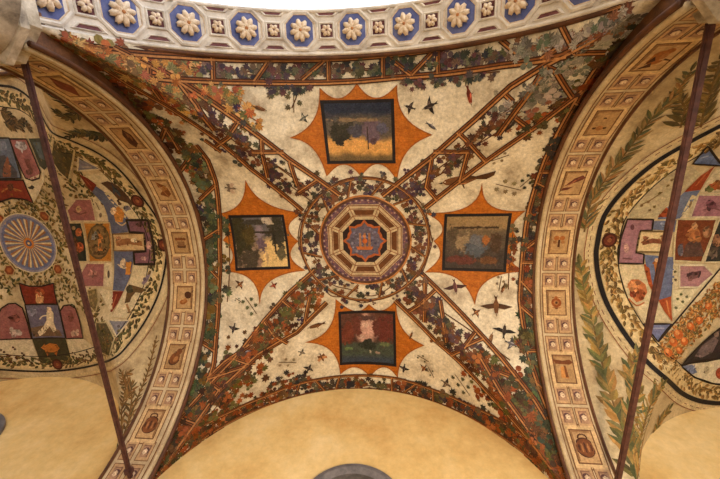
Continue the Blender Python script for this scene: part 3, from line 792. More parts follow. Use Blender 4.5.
def trellis(label, rails, braces, vines, grapes_at=(), s='C', w=.066, stems=()):
    """rails, braces: pixel polylines; vines: (pixel polyline, spread px, count, palette, leaf px)"""
    c = up(s, *rails[0][len(rails[0])//2])
    t = thing('painted_trellis', label, 'painted trellis', at(s, *c, 0), 'painted vine trellises of the central vault')
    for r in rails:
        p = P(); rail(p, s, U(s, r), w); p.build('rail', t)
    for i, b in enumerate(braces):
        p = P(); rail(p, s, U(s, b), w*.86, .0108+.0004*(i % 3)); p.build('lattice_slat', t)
    p = P(); z = 0
    for line in stems:
        ribbon(p, s, U(s, smooth(line)), .014, (84, 52, 30), .0082)
    for line, spread, count, pal, size in vines:
        L = [math.hypot(b[0]-a[0], b[1]-a[1]) for a, b in zip(line, line[1:])]; T = sum(L)
        st = [(line[0][0]+random.uniform(-.3, .3)*spread, line[0][1]+random.uniform(-.3, .3)*spread)]
        for q in line[1:]: st.append((q[0]+random.uniform(-.4, .4)*spread, q[1]+random.uniform(-.4, .4)*spread))
        ribbon(p, s, U(s, smooth(st) if len(st) > 2 else st), .013, (92, 58, 34), .0078)
        for k in range(int(count*1.15)):
            d = random.uniform(0, T); i = 0
            while i < len(L)-1 and d > L[i]: d -= L[i]; i += 1
            f = d/L[i]; a, b = line[i], line[i+1]
            nx, ny = -(b[1]-a[1])/L[i], (b[0]-a[0])/L[i]; g = random.gauss(0, .45)*spread
            px, py = a[0]+(b[0]-a[0])*f+nx*g, a[1]+(b[1]-a[1])*f+ny*g
            x, y = up(s, px, py)
            if not (XLI-.02 < x < XRI+.02 and YI < y < YW+.01): continue
            z += 1; lift = .0042 if random.random() < .13 else 0; cc = tuple(v*1.06 for v in jit(random.choice(PALS[pal]), 11)); sz = size*.0112*random.uniform(.55, 1.2)*.7
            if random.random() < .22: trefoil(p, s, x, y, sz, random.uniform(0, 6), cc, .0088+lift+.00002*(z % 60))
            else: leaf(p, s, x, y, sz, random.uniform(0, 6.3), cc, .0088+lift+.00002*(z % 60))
    tag(p.build('vine_leaves', t), kind='stuff')
    for gx, gy, gs in grapes_at:
        p = P(); x, y = up(s, gx, gy); grapes(p, s, x, y, gs*.0112, random.uniform(.8, 2.2)); p.build('grape_bunch', t)
    return t
# four diagonals from the medallion to the corners
trellis('broad diagonal vine trellis with golden autumn leaves running to the upper left corner',
    [[(150, 65), (183, 83), (239, 121), (290, 160), (340, 195)], [(90, 60), (130, 85), (173, 110), (215, 138), (250, 168), (303, 211)], [(181, 84), (197, 105), (215, 131)]],
    [[(216, 147), (230, 137), (239, 121)], [(252, 152), (284, 152)], [(290, 162), (298, 186)], [(318, 180), (297, 194)], [(205, 140), (222, 152)], [(150, 65), (162, 100)], [(262, 140), (268, 178)]],
    [([(95, 58), (150, 80), (200, 112)], 20, 150, 'gold', 9), ([(50, 52), (80, 66), (120, 90), (150, 110)], 7, 130, 'rust', 8), ([(42, 40), (80, 48), (130, 62)], 8, 90, 'gold', 8), ([(200, 112), (240, 145), (285, 180), (320, 205)], 16, 150, 'wine', 7), ([(160, 70), (230, 105), (260, 125)], 12, 70, 'gold', 9)],
    [(273, 172, 11), (237, 100, 9), (225, 148, 10)], stems=[[(160, 90), (220, 130), (270, 170), (310, 200)], [(180, 85), (240, 140), (300, 180)]])
trellis('broad diagonal vine trellis with braces running to the upper right corner',
    [[(382, 196), (432, 157), (474, 120), (510, 87), (545, 65), (600, 36)], [(425, 208), (482, 164), (540, 124), (570, 101), (620, 62)], [(498, 135), (524, 100), (545, 67)]],
    [[(433, 152), (469, 152)], [(457, 132), (486, 162)], [(468, 152), (460, 182)], [(432, 157), (426, 188)], [(426, 187), (438, 201)], [(515, 118), (532, 131)], [(505, 95), (516, 108)], [(545, 67), (572, 98)]],
    [([(400, 197), (450, 162), (500, 122)], 15, 130, 'wine', 7), ([(500, 122), (545, 92), (590, 58)], 17, 130, 'sheen', 8), ([(520, 135), (560, 108), (585, 90)], 10, 60, 'rust', 8)],
    [(417, 182, 10), (530, 103, 9), (555, 90, 9)], stems=[[(405, 195), (450, 160), (500, 130), (550, 85)], [(440, 175), (470, 140), (520, 100)]])
trellis('broad diagonal vine trellis with rust leaves running to the lower left corner',
    [[(315, 270), (290, 292), (265, 320), (234, 360), (205, 390), (178, 420), (150, 462)], [(327, 302), (297, 332), (258, 355), (220, 390), (196, 424), (163, 470)], [(250, 345), (225, 362), (208, 378)]],
    [[(265, 321), (288, 343)], [(310, 297), (305, 323)], [(283, 300), (295, 310)], [(234, 358), (256, 362)], [(208, 380), (226, 392)], [(208, 378), (245, 366)], [(196, 424), (180, 418)]],
    [([(318, 285), (290, 312), (262, 340)], 15, 150, 'rust', 8), ([(262, 340), (225, 380), (190, 425)], 20, 190, 'rust', 9), ([(190, 425), (165, 460), (150, 482)], 14, 120, 'rust', 8), ([(250, 372), (215, 410), (185, 445)], 16, 90, 'rust', 8)],
    [(300, 318, 9), (220, 388, 8), (188, 424, 8)], stems=[[(315, 285), (280, 330), (230, 370), (190, 425)], [(300, 300), (260, 345), (225, 390)], [(262, 352), (230, 362), (203, 395)]])
trellis('broad diagonal vine trellis with grey green leaves running to the lower right corner',
    [[(395, 300), (435, 340), (460, 362), (490, 395), (530, 440), (552, 468)], [(420, 272), (460, 312), (502, 358), (535, 400), (565, 450)], [(478, 352), (500, 390), (528, 428)]],
    [[(409, 311), (435, 290)], [(425, 279), (424, 322)], [(440, 300), (447, 345)], [(466, 345), (482, 338)], [(500, 372), (520, 380)], [(450, 355), (475, 332)]],
    [([(408, 288), (440, 322), (475, 356)], 15, 150, 'wine', 8), ([(475, 356), (510, 395), (545, 450)], 17, 180, 'rust', 9), ([(535, 430), (548, 455), (560, 482)], 9, 90, 'rust', 8), ([(520, 378), (545, 420)], 13, 70, 'green', 9), ([(480, 385), (515, 425), (540, 460)], 11, 70, 'rust', 8)],
    [(440, 325, 9), (505, 378, 8)], stems=[[(410, 290), (450, 330), (500, 385), (540, 450)], [(425, 300), (470, 330), (510, 360)], [(490, 360), (505, 400), (520, 440)]])
# ring about the medallion
def px_circle(r, cx=365, cy=239, a0=0, a1=360, ry=None, n=48):
    return [(cx+r*math.cos(math.radians(a0+(a1-a0)*k/n)), cy+(ry or r)*math.sin(math.radians(a0+(a1-a0)*k/n))) for k in range(n+1)]
trellis('round vine trellis ring encircling the central medallion', [px_circle(64, ry=61)],
    [[(365+46*math.cos(math.radians(a)), 240+45*math.sin(math.radians(a))), (365+63*math.cos(math.radians(a+9)), 239+60*math.sin(math.radians(a+9)))] for a in range(8, 360, 30)],
    [(px_circle(55, ry=53, n=24), 9, 210, 'wine', 7), (px_circle(66, ry=63, n=24), 8, 90, 'plum', 6)],
    [(366, 187, 9), (408, 195, 9), (330, 200, 8), (404, 270, 8), (325, 285, 8)], w=.036)
# four borders along the arches
trellis('narrow vine trellis border below the white rosette arch',
    [[(115, 70), (129, 76.5), (180, 80), (255, 82.5), (330, 82.5), (360, 81), (397, 77.5), (445, 74), (500, 66), (540, 60.5), (605, 53)], [(60, 42), (110, 51), (180, 56.5), (280, 60), (360, 57.5), (410, 53), (460, 45), (540, 27), (620, 5)]],
    [[(213, 57), (214, 80)], [(328.5, 59), (329, 81)], [(302, 79.5), (325, 60)], [(383, 56), (383, 78)], [(386, 56), (411, 75)], [(411, 75), (432, 53)], [(437.5, 50), (438, 74)], [(500, 40), (516, 53)], [(115, 47), (152, 66)], [(555, 50), (540, 60)], [(270, 60), (255, 82)], [(560, 25), (575, 55)]],
    [([(90, 55), (140, 62), (200, 68)], 12, 110, 'gold', 8), ([(200, 68), (260, 72), (330, 72)], 11, 110, 'plum', 8), ([(330, 71), (400, 66), (450, 62), (510, 52)], 11, 130, 'plum', 8), ([(510, 52), (570, 42), (640, 18)], 11, 130, 'sheen', 8), ([(270, 90), (310, 88)], 6, 30, 'plum', 7), ([(398, 84), (440, 80), (500, 74)], 6, 45, 'plum', 7), ([(180, 90), (240, 95)], 9, 50, 'gold', 8)],
    [(240, 68, 11), (446, 62, 10), (454, 55, 9), (255, 76, 8)], stems=[[(130, 60), (220, 70), (320, 72), (420, 66), (540, 45)], [(295, 85), (297, 95), (292, 108)]])
trellis('narrow vine trellis border beside the left arch band',
    [[(196, 145), (208, 160), (216, 182), (219.5, 215), (220, 245), (219, 290), (216.5, 335), (214, 365), (207, 385)], [(97, 95), (135, 116), (160, 143), (177, 168), (187, 190), (198, 215), (203, 240), (204, 265), (203, 290), (202, 318), (196, 356), (183, 397)]],
    [[(204, 262), (219, 278)], [(203, 292), (218, 305)], [(200, 200), (216, 185)], [(160, 143), (166, 128)], [(166, 128), (180, 150)], [(199, 340), (215, 350)], [(219, 230), (203, 240)], [(180, 172), (195, 150)]],
    [([(110, 92), (150, 118), (190, 155), (205, 178)], 12, 130, 'rust', 9), ([(188, 150), (208, 190), (212, 230)], 10, 110, 'green', 9), ([(212, 230), (211, 280), (209, 340)], 9.5, 140, 'green', 9), ([(209, 340), (200, 380), (184, 415)], 10, 90, 'green', 8), ([(226, 220), (227, 300)], 5, 22, 'green', 8)],
    [(198, 203, 10), (213, 290, 9), (195, 162, 9)], stems=[[(140, 110), (195, 165), (212, 230), (210, 300), (205, 350)]])
trellis('narrow vine trellis border beside the right arch band',
    [[(598, 66), (575, 103), (557, 135), (545, 160), (537, 182), (528, 214), (524, 243), (521.5, 270), (520, 300), (524, 330), (530, 360), (540, 390), (552, 420), (563, 442)], [(640, 44), (594, 105), (572, 138), (555, 172), (539, 227), (534.5, 262), (533.5, 290), (537, 322), (546, 378), (559, 438)]],
    [[(557, 135), (566, 148)], [(537, 182), (552, 190)], [(528, 212), (541, 226)], [(523, 250), (536, 240)], [(521, 280), (535, 295)], [(520, 305), (535, 318)], [(522, 262), (536, 262)], [(527, 350), (541, 350)], [(575, 103), (590, 110)], [(540, 172), (556, 172)], [(535, 380), (549, 392)]],
    [([(625, 48), (590, 85), (565, 130)], 11, 120, 'rust', 9), ([(668, 14), (640, 38), (606, 78)], 8, 150, 'dark', 9), ([(560, 130), (545, 175), (533, 225)], 10, 130, 'dark', 8), ([(531, 225), (527, 270), (527, 310)], 8, 90, 'dark', 8), ([(527, 310), (533, 360), (550, 420), (560, 450)], 11, 150, 'green', 9), ([(513, 225), (510, 290)], 6, 20, 'dark', 7), ([(528, 330), (520, 350)], 6, 16, 'rust', 12)],
    [(533, 205, 8), (551, 165, 8), (530, 232, 7), (543, 178, 8), (535, 330, 8)], stems=[[(590, 85), (550, 160), (530, 235), (527, 300), (540, 390)]])
trellis('narrow vine trellis border above the yellow central lunette',
    [[(205, 424), (235, 409), (265, 396), (300, 383), (340, 376), (365, 375), (397, 378), (432, 389), (467, 404), (497, 418), (530, 440)], [(183, 455), (206, 436), (243, 415), (280, 401), (305, 394), (330, 389.5), (362, 389), (398, 391.5), (428, 400), (460, 412), (486, 426), (512, 443), (540, 466)]],
    [[(392, 377), (392, 391)], [(433, 389), (433, 402)], [(340, 376), (336, 389)], [(300, 383), (296, 396)], [(265, 396), (272, 404)], [(467, 404), (462, 413)], [(416, 384), (404, 392)], [(316, 380), (325, 390)], [(240, 408), (246, 414)], [(495, 417), (490, 428)], [(355, 375), (360, 389)]],
    [([(190, 440), (240, 410), (290, 390)], 9, 130, 'rust', 8), ([(290, 390), (340, 382), (400, 385)], 6, 110, 'dark', 7), ([(400, 385), (440, 396), (490, 420)], 7, 120, 'dark', 8), ([(490, 420), (520, 440), (545, 465)], 9, 80, 'rust', 8), ([(270, 385), (310, 375)], 6, 30, 'dark', 7)],
    [(262, 402, 8), (290, 392, 8), (440, 395, 8)], w=.042)

# ------------------------------------------------------------------ painted birds and butterflies
def bird(px, py, L, ang, kind, c, label, s='C'):
    x0, y0 = up(s, px, py); t = thing('painted_bird', label, 'bird', at(s, x0, y0, 0), 'painted birds of the central vault')
    k = L*.0112; a = math.radians(ang); ca, sa = math.cos(a), math.sin(a)
    def q(pts, z=.0095): return [at(s, *off_(s, x0, y0, k*(u*ca-v*sa), k*(u*sa+v*ca)), z) for u, v in pts]
    d = tuple(v*.7 for v in c); l = tuple(min(255, v*1.5+20) for v in c)
    b = P(); b.poly(q([(.42, 0), (.36, .07), (.2, .1), (-.1, .12), (-.28, .04), (-.3, -.03), (-.05, -.12), (.2, -.1), (.35, -.07)]), c)
    b.poly(q([(.42, .02), (.52, 0), (.42, -.03)]), (60, 44, 30)); b.poly(q([(.2, -.04), (.1, -.1), (-.1, -.1), (0, -.03)], .0099), l)
    b.poly(q([(.36, .03), (.38, .02), (.37, .0), (.345, .01)], .0101), (230, 220, 200)); b.build('body', t)
    w = P()
    if kind == 'fly':
        w.poly(q([(.15, .07), (.05, .3), (-.15, .52), (-.12, .28), (-.12, .08)]), d); w.poly(q([(.15, -.07), (.08, -.3), (-.08, -.52), (-.1, -.28), (-.12, -.07)]), d)
        w.poly(q([(.1, .1), (0, .3), (-.06, .28), (-.06, .1)], .0101), l)
    elif kind == 'soar':
        w.poly(q([(.12, .06), (.18, .35), (.05, .75), (-.04, .4), (-.1, .06)]), d); w.poly(q([(.12, -.06), (.18, -.35), (.05, -.75), (-.04, -.4), (-.1, -.06)]), d)
    elif kind == 'moth':
        for g in (1, -1):
            w.poly(q([(.1, .04*g), (.3, .4*g), (.05, .45*g), (-.1, .1*g)]), l); w.poly(q([(-.02, .05*g), (-.05, .35*g), (-.3, .3*g), (-.2, .05*g)]), c)
    else:
        w.poly(q([(.12, .06), (-.1, .11), (-.42, .0), (-.1, -.02)], .0101), d); w.poly(q([(-.02, -.1), (-.04, -.22), (-.02, -.22), (.02, -.1)]), d)
    w.build('wings', t)
    ta = P(); ta.poly(q([(-.26, .04), (-.7 if kind == 'pheasant' else -.5, .1), (-.66 if kind == 'pheasant' else -.4, .0), (-.5, -.07), (-.28, -.03)]), d); ta.build('tail', t)
DK, BR, GY, RD = (54, 44, 40), (108, 70, 42), (92, 88, 92), (130, 58, 40)
for a in [
    (410, 107.5, 12, 200, 'fly', DK, 'small dark swallow just right of the upper landscape'),
    (430, 106, 16, 160, 'fly', DK, 'pair-winged dark swallow flying right of the upper landscape, further out'),
    (431, 126, 13, 35, 'perch', GY, 'small grey bird at the right tip of the upper orange star'),
    (469, 95, 18, 75, 'perch', RD, 'red brown bird hanging below the upper trellis border'),
    (510, 126, 16, -60, 'perch', DK, 'dark bird perched inside the upper right diagonal trellis'),
    (505, 113, 24, -12, 'perch', GY, 'large grey bird lying along the upper right diagonal rail'),
    (462, 180, 44, 170, 'pheasant', BR, 'long-tailed brown pheasant on the diagonal rail above the right landscape'),
    (231, 188, 14, 10, 'moth', (112, 96, 82), 'grey moth at the upper left of the left landscape'),
    (304, 118, 11, 150, 'fly', (96, 92, 80), 'pale grey bird flying left of the upper landscape'),
    (240, 284, 13, -40, 'fly', BR, 'brown swallow below the left corner of the left landscape'),
    (234, 328, 13, 100, 'fly', DK, 'dark bird flying low beside the lower left diagonal trellis'),
    (274, 285, 10, 60, 'fly', RD, 'tiny red winged bird below the right side of the left landscape'),
    (317, 325, 22, 170, 'perch', BR, 'plump brown bird at the end of the lower left diagonal trellis'),
    (246, 352, 18, -10, 'perch', GY, 'grey bird sitting on lattice of the lower left diagonal trellis'),
    (496, 305, 22, 90, 'soar', BR, 'brown swallow with wings spread wide below the right landscape'),
    (455, 286, 17, 80, 'soar', (96, 60, 58), 'reddish bird with spread wings below left corner of right landscape'),
    (476, 312, 12, -35, 'fly', BR, 'little brown bird at the bottom tip of the right orange star'),
    (504, 331, 16, -80, 'soar', DK, 'dark swallow diving below the wide-winged one'),
    (511, 343, 14, 20, 'fly', GY, 'grey bird below the diving swallow near the right border'),
    (503, 288, 13, 110, 'perch', BR, 'brown bird below the lower right corner of right landscape'),
    (490, 340, 18, -70, 'perch', (124, 88, 60), 'tan bird climbing the lower right diagonal rail'),
    (404, 368, 13, 100, 'fly', DK, 'dark swallow just right of the lower landscape'),
    (424, 368, 12, 120, 'fly', BR, 'brown swallow second right of the lower landscape'),
    (446, 383, 14, 20, 'fly', (90, 74, 58), 'brown bird flying above the lower border, right of the lower landscape'),
    (411, 335, 11, -70, 'perch', BR, 'little brown bird above the right tip of lower orange star'),
    (309, 368, 13, -60, 'fly', DK, 'dark swallow left of the lower landscape'),
    (322, 357, 13, 70, 'moth', BR, 'brown moth near the lower left corner of the lower landscape'),
    (302, 352, 10, 30, 'fly', (100, 90, 76), 'small grey brown bird below the left tip of lower star'),
    (259, 108, 16, 20, 'perch', BR, 'brown bird on the upper left diagonal trellis'),
]: bird(*a)
def sprig(px, py, L, ang, c, label, s='C', n=5):
    x, y = up(s, px, py); t = thing('painted_sprig', label, 'sprig', at(s, x, y, 0), 'loose painted sprigs')
    k = L*.0112; a = math.radians(ang); d = (math.cos(a), math.sin(a))
    p = P(); ribbon(p, s, [(x-d[0]*k/2, y-d[1]*k/2), (x+d[0]*k/2, y+d[1]*k/2)], .01, (92, 70, 46), .0085); p.build('stem', t)
    p = P()
    for i in range(n):
        f = -.4+.9*i/n; leaf(p, s, x+d[0]*k*f-d[1]*k*.16*(-1)**i, y+d[1]*k*f+d[0]*k*.16*(-1)**i, k*.17, a+1.2*(-1)**i, jit(c, 8), .0092)
    p.build('leaves', t)
sprig(294, 98, 26, 95, (96, 84, 60), 'brown sprig hanging left of the upper landscape')
sprig(508, 187, 24, 15, (138, 120, 88), 'pale sprig above the upper right corner of the right landscape')
sprig(528, 180, 18, -50, (62, 62, 46), 'dark leafy sprig beside the right border, above the right landscape')
sprig(251, 305, 22, 50, (92, 96, 66), 'green sprig below the left landscape')
sprig(239, 300, 9, 30, (78, 92, 62), 'single green leaf spray left of the bottom tip of left star', n=3)
sprig(431, 372, 12, 60, (84, 80, 58), 'small green sprig above the lower border', n=3)
sprig(500, 283, 15, 100, (130, 110, 84), 'pale sprig below right landscape beside an orange flower', n=4)
sprig(462, 384, 22, 50, (86, 82, 60), 'thin sprig between the lower border and the lower right diagonal')
sprig(500, 158, 15, -20, (146, 124, 92), 'faint sprig on the cream ground right of the upper diagonal', n=4)
sprig(288, 362, 18, 20, (150, 130, 100), 'faint sprig on the cream ground left of the lower landscape', n=4)
sprig(423, 358, 13, 20, (110, 100, 70), 'small sprig right of the lower orange star', n=3)
# ------------------------------------------------------------------ grotesque panels of the side bays
def scatter(poly, n, seed):
    r = random.Random(seed); xs = [q[0] for q in poly]; ys = [q[1] for q in poly]; out = []
    def ins(x, y):
        c = False
        for (a, b), (d, e) in zip(poly, poly[1:]+poly[:1]):
            if (b > y) != (e > y) and x < (d-a)*(y-b)/(e-b)+a: c = not c
        return c
    while len(out) < n:
        x, y = r.uniform(min(xs), max(xs)), r.uniform(min(ys), max(ys))
        if ins(x, y): out.append((x, y))
    return out
def panel(label, s, pts, c, border=None, figs=(), bw=.02, name='grotesque_fresco', cat='fresco', lay=0, var=5):
    cx, cy = up(s, sum(q[0] for q in pts)/len(pts), sum(q[1] for q in pts)/len(pts))
    t = thing(name, label, cat, at(s, cx, cy, 0), 'grotesque panels of the %s bay' % ('left' if s == 'L' else 'right'))
    o = .006+.0012*lay
    pl = U(s, pts); p = P(); fill(p, s, pl, c, o, .1, var); p.build('ground', t)
    if border:
        p = P(); ribbon(p, s, pl+[pl[0]], bw, border, o+.0035, closed=True); p.build('border', t)
    if figs:
        p = P()
        for i, (k, a, cc) in enumerate(figs):
            z = o+.0012+.0001*i
            if k == 'p':
                fill(p, s, U(s, a), cc, z, .1, 5)
                for q, (x, y) in enumerate(scatter(a, 7, i+1)):
                    X, Y = up(s, x, y); disc(p, s, X, Y, .012*random.uniform(.5, 1.2), shade(cc, .62, 1.25), z+.0006+.00002*q, 6, .026*random.uniform(.5, 1.2), random.uniform(0, 3))
            elif k == 'e':       # px ellipse: cx, cy, rx, ry, rotation
                x, y, rx, ry = a[:4]; an = math.radians(a[4]) if len(a) > 4 else 0
                fill(p, s, U(s, [(x+rx*math.cos(w)*math.cos(an)-ry*math.sin(w)*math.sin(an), y+rx*math.cos(w)*math.sin(an)+ry*math.sin(w)*math.cos(an)) for w in [2*PI*j/14 for j in range(14)]]), cc, z, .12, 6)
                if rx > 2.2:
                    for q in range(int(5+rx*1.3)):
                        w_, g = random.uniform(0, 6.28), random.uniform(.2, 1.05); X, Y = up(s, x+rx*g*math.cos(w_), y+ry*g*math.sin(w_))
                        disc(p, s, X, Y, .0042*min(rx, 5)*random.uniform(.5, 1.2), shade(cc, .6, 1.25), z+.0006+.00002*q, 6, .0075*min(rx, 5)*random.uniform(.6, 1.2), random.uniform(0, 3))
            elif k == 'l': ribbon(p, s, U(s, smooth(a) if len(a) > 2 else a), .016, cc, z)
            elif k == 'v':       # leafy speckle: px polygon-free, list of (x,y)
                for (x, y) in a:
                    X, Y = up(s, x, y); leaf(p, s, X, Y, .03, random.uniform(0, 6), jit(cc, 10), z+.00005)
        p.build('figure', t)
    return t
def foliage(label, s, regions, pal, name='painted_foliage', size=.05):
    t0 = regions[0][0]; x, y = up(s, *t0[0]); p = P(); z = 0
    for j, (poly, n) in enumerate(regions):
        for (a, b) in scatter(poly, int(n*2.7), j+3):
            X, Y = up(s, a, b); z += 1
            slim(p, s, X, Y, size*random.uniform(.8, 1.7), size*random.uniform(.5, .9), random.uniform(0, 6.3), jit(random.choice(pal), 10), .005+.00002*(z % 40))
    o = p.build(name); tag(o, label, 'foliage', None, 'stuff'); return o
WOOD, RED, BLU, PNK, PUR, CRM, DG, OCH = (84, 74, 52), (116, 46, 32), (92, 95, 116), (146, 92, 88), (120, 82, 92), (204, 186, 150), (50, 48, 38), (178, 116, 48)
LN = (44, 34, 28)
# left bay -----------------------------------------------------------
foliage('dense olive foliage painted around the fan medallion', 'L',
    [([(0, 206), (20, 200), (45, 180), (55, 165), (66, 205), (68, 262), (80, 290), (100, 318), (120, 350), (100, 360), (84, 310), (60, 300), (22, 284), (0, 300)], 420), ([(52, 138), (75, 150), (100, 205), (72, 200), (58, 170)], 70), ([(84, 262), (104, 300), (96, 325), (82, 300)], 30)],
    [(112, 100, 58), (140, 120, 70), (78, 74, 46), (162, 138, 88), (124, 92, 48)])
def fan():
    s = 'L'; cx, cy = up(s, 29.6, 243); R_ = .385
    t = thing('fan_medallion', 'round blue and gold fan medallion at the centre of the left bay vault', 'medallion', at(s, cx, cy, 0))
    p = P(); fill(p, s, [(cx+R_*math.cos(2*PI*j/48), cy+R_*math.sin(2*PI*j/48)) for j in range(48)], (104, 108, 138), .0075, .1); p.build('blue_disc', t)
    n = 22
    for j in range(n):
        a = 2*PI*j/n; p = P()
        for da, c in ((-.085, (110, 108, 122)), (0, (200, 180, 140)), (.085, (150, 104, 66))):
            A = [(r*math.cos(a+da+w), r*math.sin(a+da+w)) for r, w in ((.06, -.05), (.325, -.045), (.345, 0), (.325, .045), (.06, .05))]
            fill(p, s, [(cx+x, cy+y) for x, y in A], c, .0095, .12)
        p.build('fan_blade', t)
    p = P(); ribbon(p, s, [(cx+R_*math.cos(2*PI*j/48), cy+R_*math.sin(2*PI*j/48)) for j in range(49)], .03, (134, 128, 140), .0105, closed=True); ribbon(p, s, [(cx+.405*math.cos(2*PI*j/48), cy+.405*math.sin(2*PI*j/48)) for j in range(49)], .016, (202, 184, 146), .0105, closed=True); p.build('rim', t)
    p = P(); disc(p, s, cx, cy, .075, (190, 118, 52), .0112, 14); disc(p, s, cx, cy, .045, (78, 82, 108), .0124, 12); disc(p, s, cx, cy, .018, (206, 170, 110), .0136, 8); p.build('hub', t)
    for k, (px, py, w) in enumerate(((45, 216, 'upper right'), (10, 270, 'lower left'), (58.5, 269, 'lower right'), (1, 219, 'upper left'))):
        x, y = up(s, px, py); q = thing('painted_boss', 'small red brown lozenge boss %s of the fan medallion' % w, 'boss', at(s, x, y, 0), 'lozenge bosses around the fan')
        p = P(); fill(p, s, blob(x, y, .085, 6), (176, 150, 104), .0085, .1); p.build('rim', q); p = P(); fill(p, s, blob(x, y, .068, 6), (120, 62, 36), .0097, .1); disc(p, s, x, y, .035, (156, 92, 52), .0109, 8); p.build('field', q)
fan()
panel('dusky blue landscape panel at the left edge above the fan', 'L', [(-22, 138), (10, 138), (22, 178), (-22, 180)], (92, 100, 114), LN, [('p', [(-18, 160), (5, 155), (18, 172), (18, 177), (-18, 178)], (74, 70, 72)), ('p', [(-18, 142), (6, 141), (8, 150), (-18, 152)], (112, 116, 128)), ('p', [(4, 166), (8, 156), (11, 166), (12, 177), (3, 177)], (128, 82, 60))])
panel('pink round-ended panel with grey figure above the fan', 'L', [(10, 139), (27, 139), (34, 155), (41, 172), (40, 178), (33, 180.5), (26, 178), (22, 170), (16, 155)], PNK, LN, [('e', (22, 146, 6, 4, 25), (176, 168, 168)), ('p', [(24, 158), (30, 160), (33, 170), (28, 168)], (112, 66, 60)), ('e', (30, 172, 4, 3), (118, 74, 66))])
panel('dark green panel between pink panel and rod, above the fan', 'L', [(29, 138.5), (43, 138), (49, 165), (45, 170), (40, 166)], (58, 60, 50), None, [('p', [(33, 142), (40, 142), (45, 160), (40, 158)], (84, 92, 92)), ('v', [(38, 150), (42, 160), (37, 143)], (120, 110, 70))])
panel('deep red panel with brown sprig just above the fan', 'L', [(-10, 180), (24, 180), (34, 203), (24, 199), (12, 198), (0, 202), (-10, 206)], RED, LN, [('l', [(2, 192), (10, 188), (22, 191)], (158, 104, 54)), ('v', [(5, 190), (10, 187), (16, 190), (12, 194)], (150, 92, 44)), ('e', (11, 187, 3, 4), (92, 52, 34))])
panel('cream wedge with tiny dark bird beside the red panel above fan', 'L', [(24.5, 180), (45, 172), (44, 183), (34, 203)], CRM, None, [('e', (32, 187.5, 3.2, 1.6, -10), (60, 50, 44))], lay=0)
panel('dark olive panel right of the rod in upper left bay', 'L', [(54, 139), (75, 150), (69, 180), (60, 172), (51, 157)], (76, 68, 46), (190, 170, 128), [('v', scatter([(55, 142), (73, 152), (68, 176), (54, 158)], 16, 5), (112, 92, 52))])
panel('blue grey triangle panel near the upper border of left bay', 'L', [(79, 157), (101, 169), (78, 171)], (128, 124, 136), (206, 190, 158), [('l', [(83, 167), (92, 167)], (170, 160, 150))])
panel('cream field with brown winged animal, upper right of left bay', 'L', [(84, 176), (106, 172), (125, 190), (143, 213), (147, 219), (126, 219), (110, 200), (97, 183)], CRM, None, [('p', [(101, 183), (108, 181), (116, 184), (124, 191), (136, 206), (128, 203), (119, 200), (112, 192), (105, 186)], (84, 60, 44)), ('p', [(112, 184), (117, 189), (122, 196), (114, 194)], (58, 62, 66)), ('e', (127, 208, 3.5, 2.5), (110, 104, 112)), ('p', [(118, 198), (122, 205), (119, 205)], (72, 50, 38))])
panel('red pointed tip of the upper blue strip, left bay', 'L', [(79, 174), (88, 178), (97, 185), (92.5, 192), (87, 186)], RED, None, [('l', [(85, 179), (92, 187)], (150, 76, 50))])
panel('slate blue curved strip with orange figure, upper right of left bay', 'L', [(96, 186), (108, 194), (115, 202), (124, 212), (130, 220), (128, 232), (110, 234), (108, 216), (104, 205), (92.6, 192)], BLU, None, [('p', [(113, 210), (119, 206), (125, 213), (123, 222), (116, 222)], (190, 128, 62)), ('e', (114, 211, 3, 4), (216, 190, 154)), ('l', [(116, 221), (122, 225), (127, 222)], (206, 180, 140))])
panel('upper pink pentagon panel right of the fan', 'L', [(67.6, 210), (76, 199), (91.5, 199), (96.5, 221), (71, 221)], PNK, (196, 172, 138), [('e', (79, 209, 2.5, 3.5), (188, 150, 110)), ('l', [(74, 211), (80, 214), (87, 212)], (112, 70, 62))])
panel('cream strip with dark marks beside the upper pink pentagon', 'L', [(92.5, 198), (97, 196), (105, 210), (109, 221), (98, 221)], CRM, None, [('l', [(96, 202), (100, 210)], (130, 110, 84)), ('e', (101, 215, 1.5, 2.5), (120, 100, 80))])
panel('cream corner with two small dots under the rod, right of fan', 'L', [(66, 212), (71, 221), (66, 222)], CRM, None, [('e', (68, 218, 1, 1), (90, 70, 54))])
panel('dark panel with orange figures between rod and ochre oval', 'L', [(67.6, 222.6), (81.5, 222.6), (85, 236), (87.7, 261.5), (76, 261.5), (71, 245)], (42, 44, 36), (198, 176, 132), [('e', (79, 232, 3, 4), (176, 100, 56)), ('e', (80, 247, 4, 5), (170, 88, 50)), ('e', (74, 228, 2, 2), (150, 120, 80)), ('p', [(75, 236), (78, 240), (77, 256), (74, 250)], (96, 62, 40))])
panel('ochre square panel with brown oval scene, right of the fan', 'L', [(84, 222.6), (110, 222.6), (112, 261.5), (90, 261.5), (87, 240)], OCH, (186, 160, 112), [('e', (99, 241.5, 11.5, 18), (96, 76, 48)), ('e', (99, 241.5, 10, 16), (128, 100, 62)), ('p', [(92, 246), (100, 244), (108, 250), (104, 255), (94, 254)], (84, 60, 38)), ('p', [(99, 232), (103, 236), (103, 252), (98, 250)], (190, 120, 62)), ('e', (95, 236, 3, 4), (132, 126, 116))])
panel('mauve angular panel with black border at right end of left bay', 'L', [(127, 220), (148, 220), (153, 240), (155, 264), (135, 264), (134, 252), (146, 251), (144.5, 233), (130, 232)], PUR, LN, [('e', (140, 224.5, 3, 2.5), (92, 62, 60)), ('e', (149, 245, 2.5, 4), (186, 144, 132)), ('e', (144, 258, 3, 2), (160, 120, 116))], bw=.035)
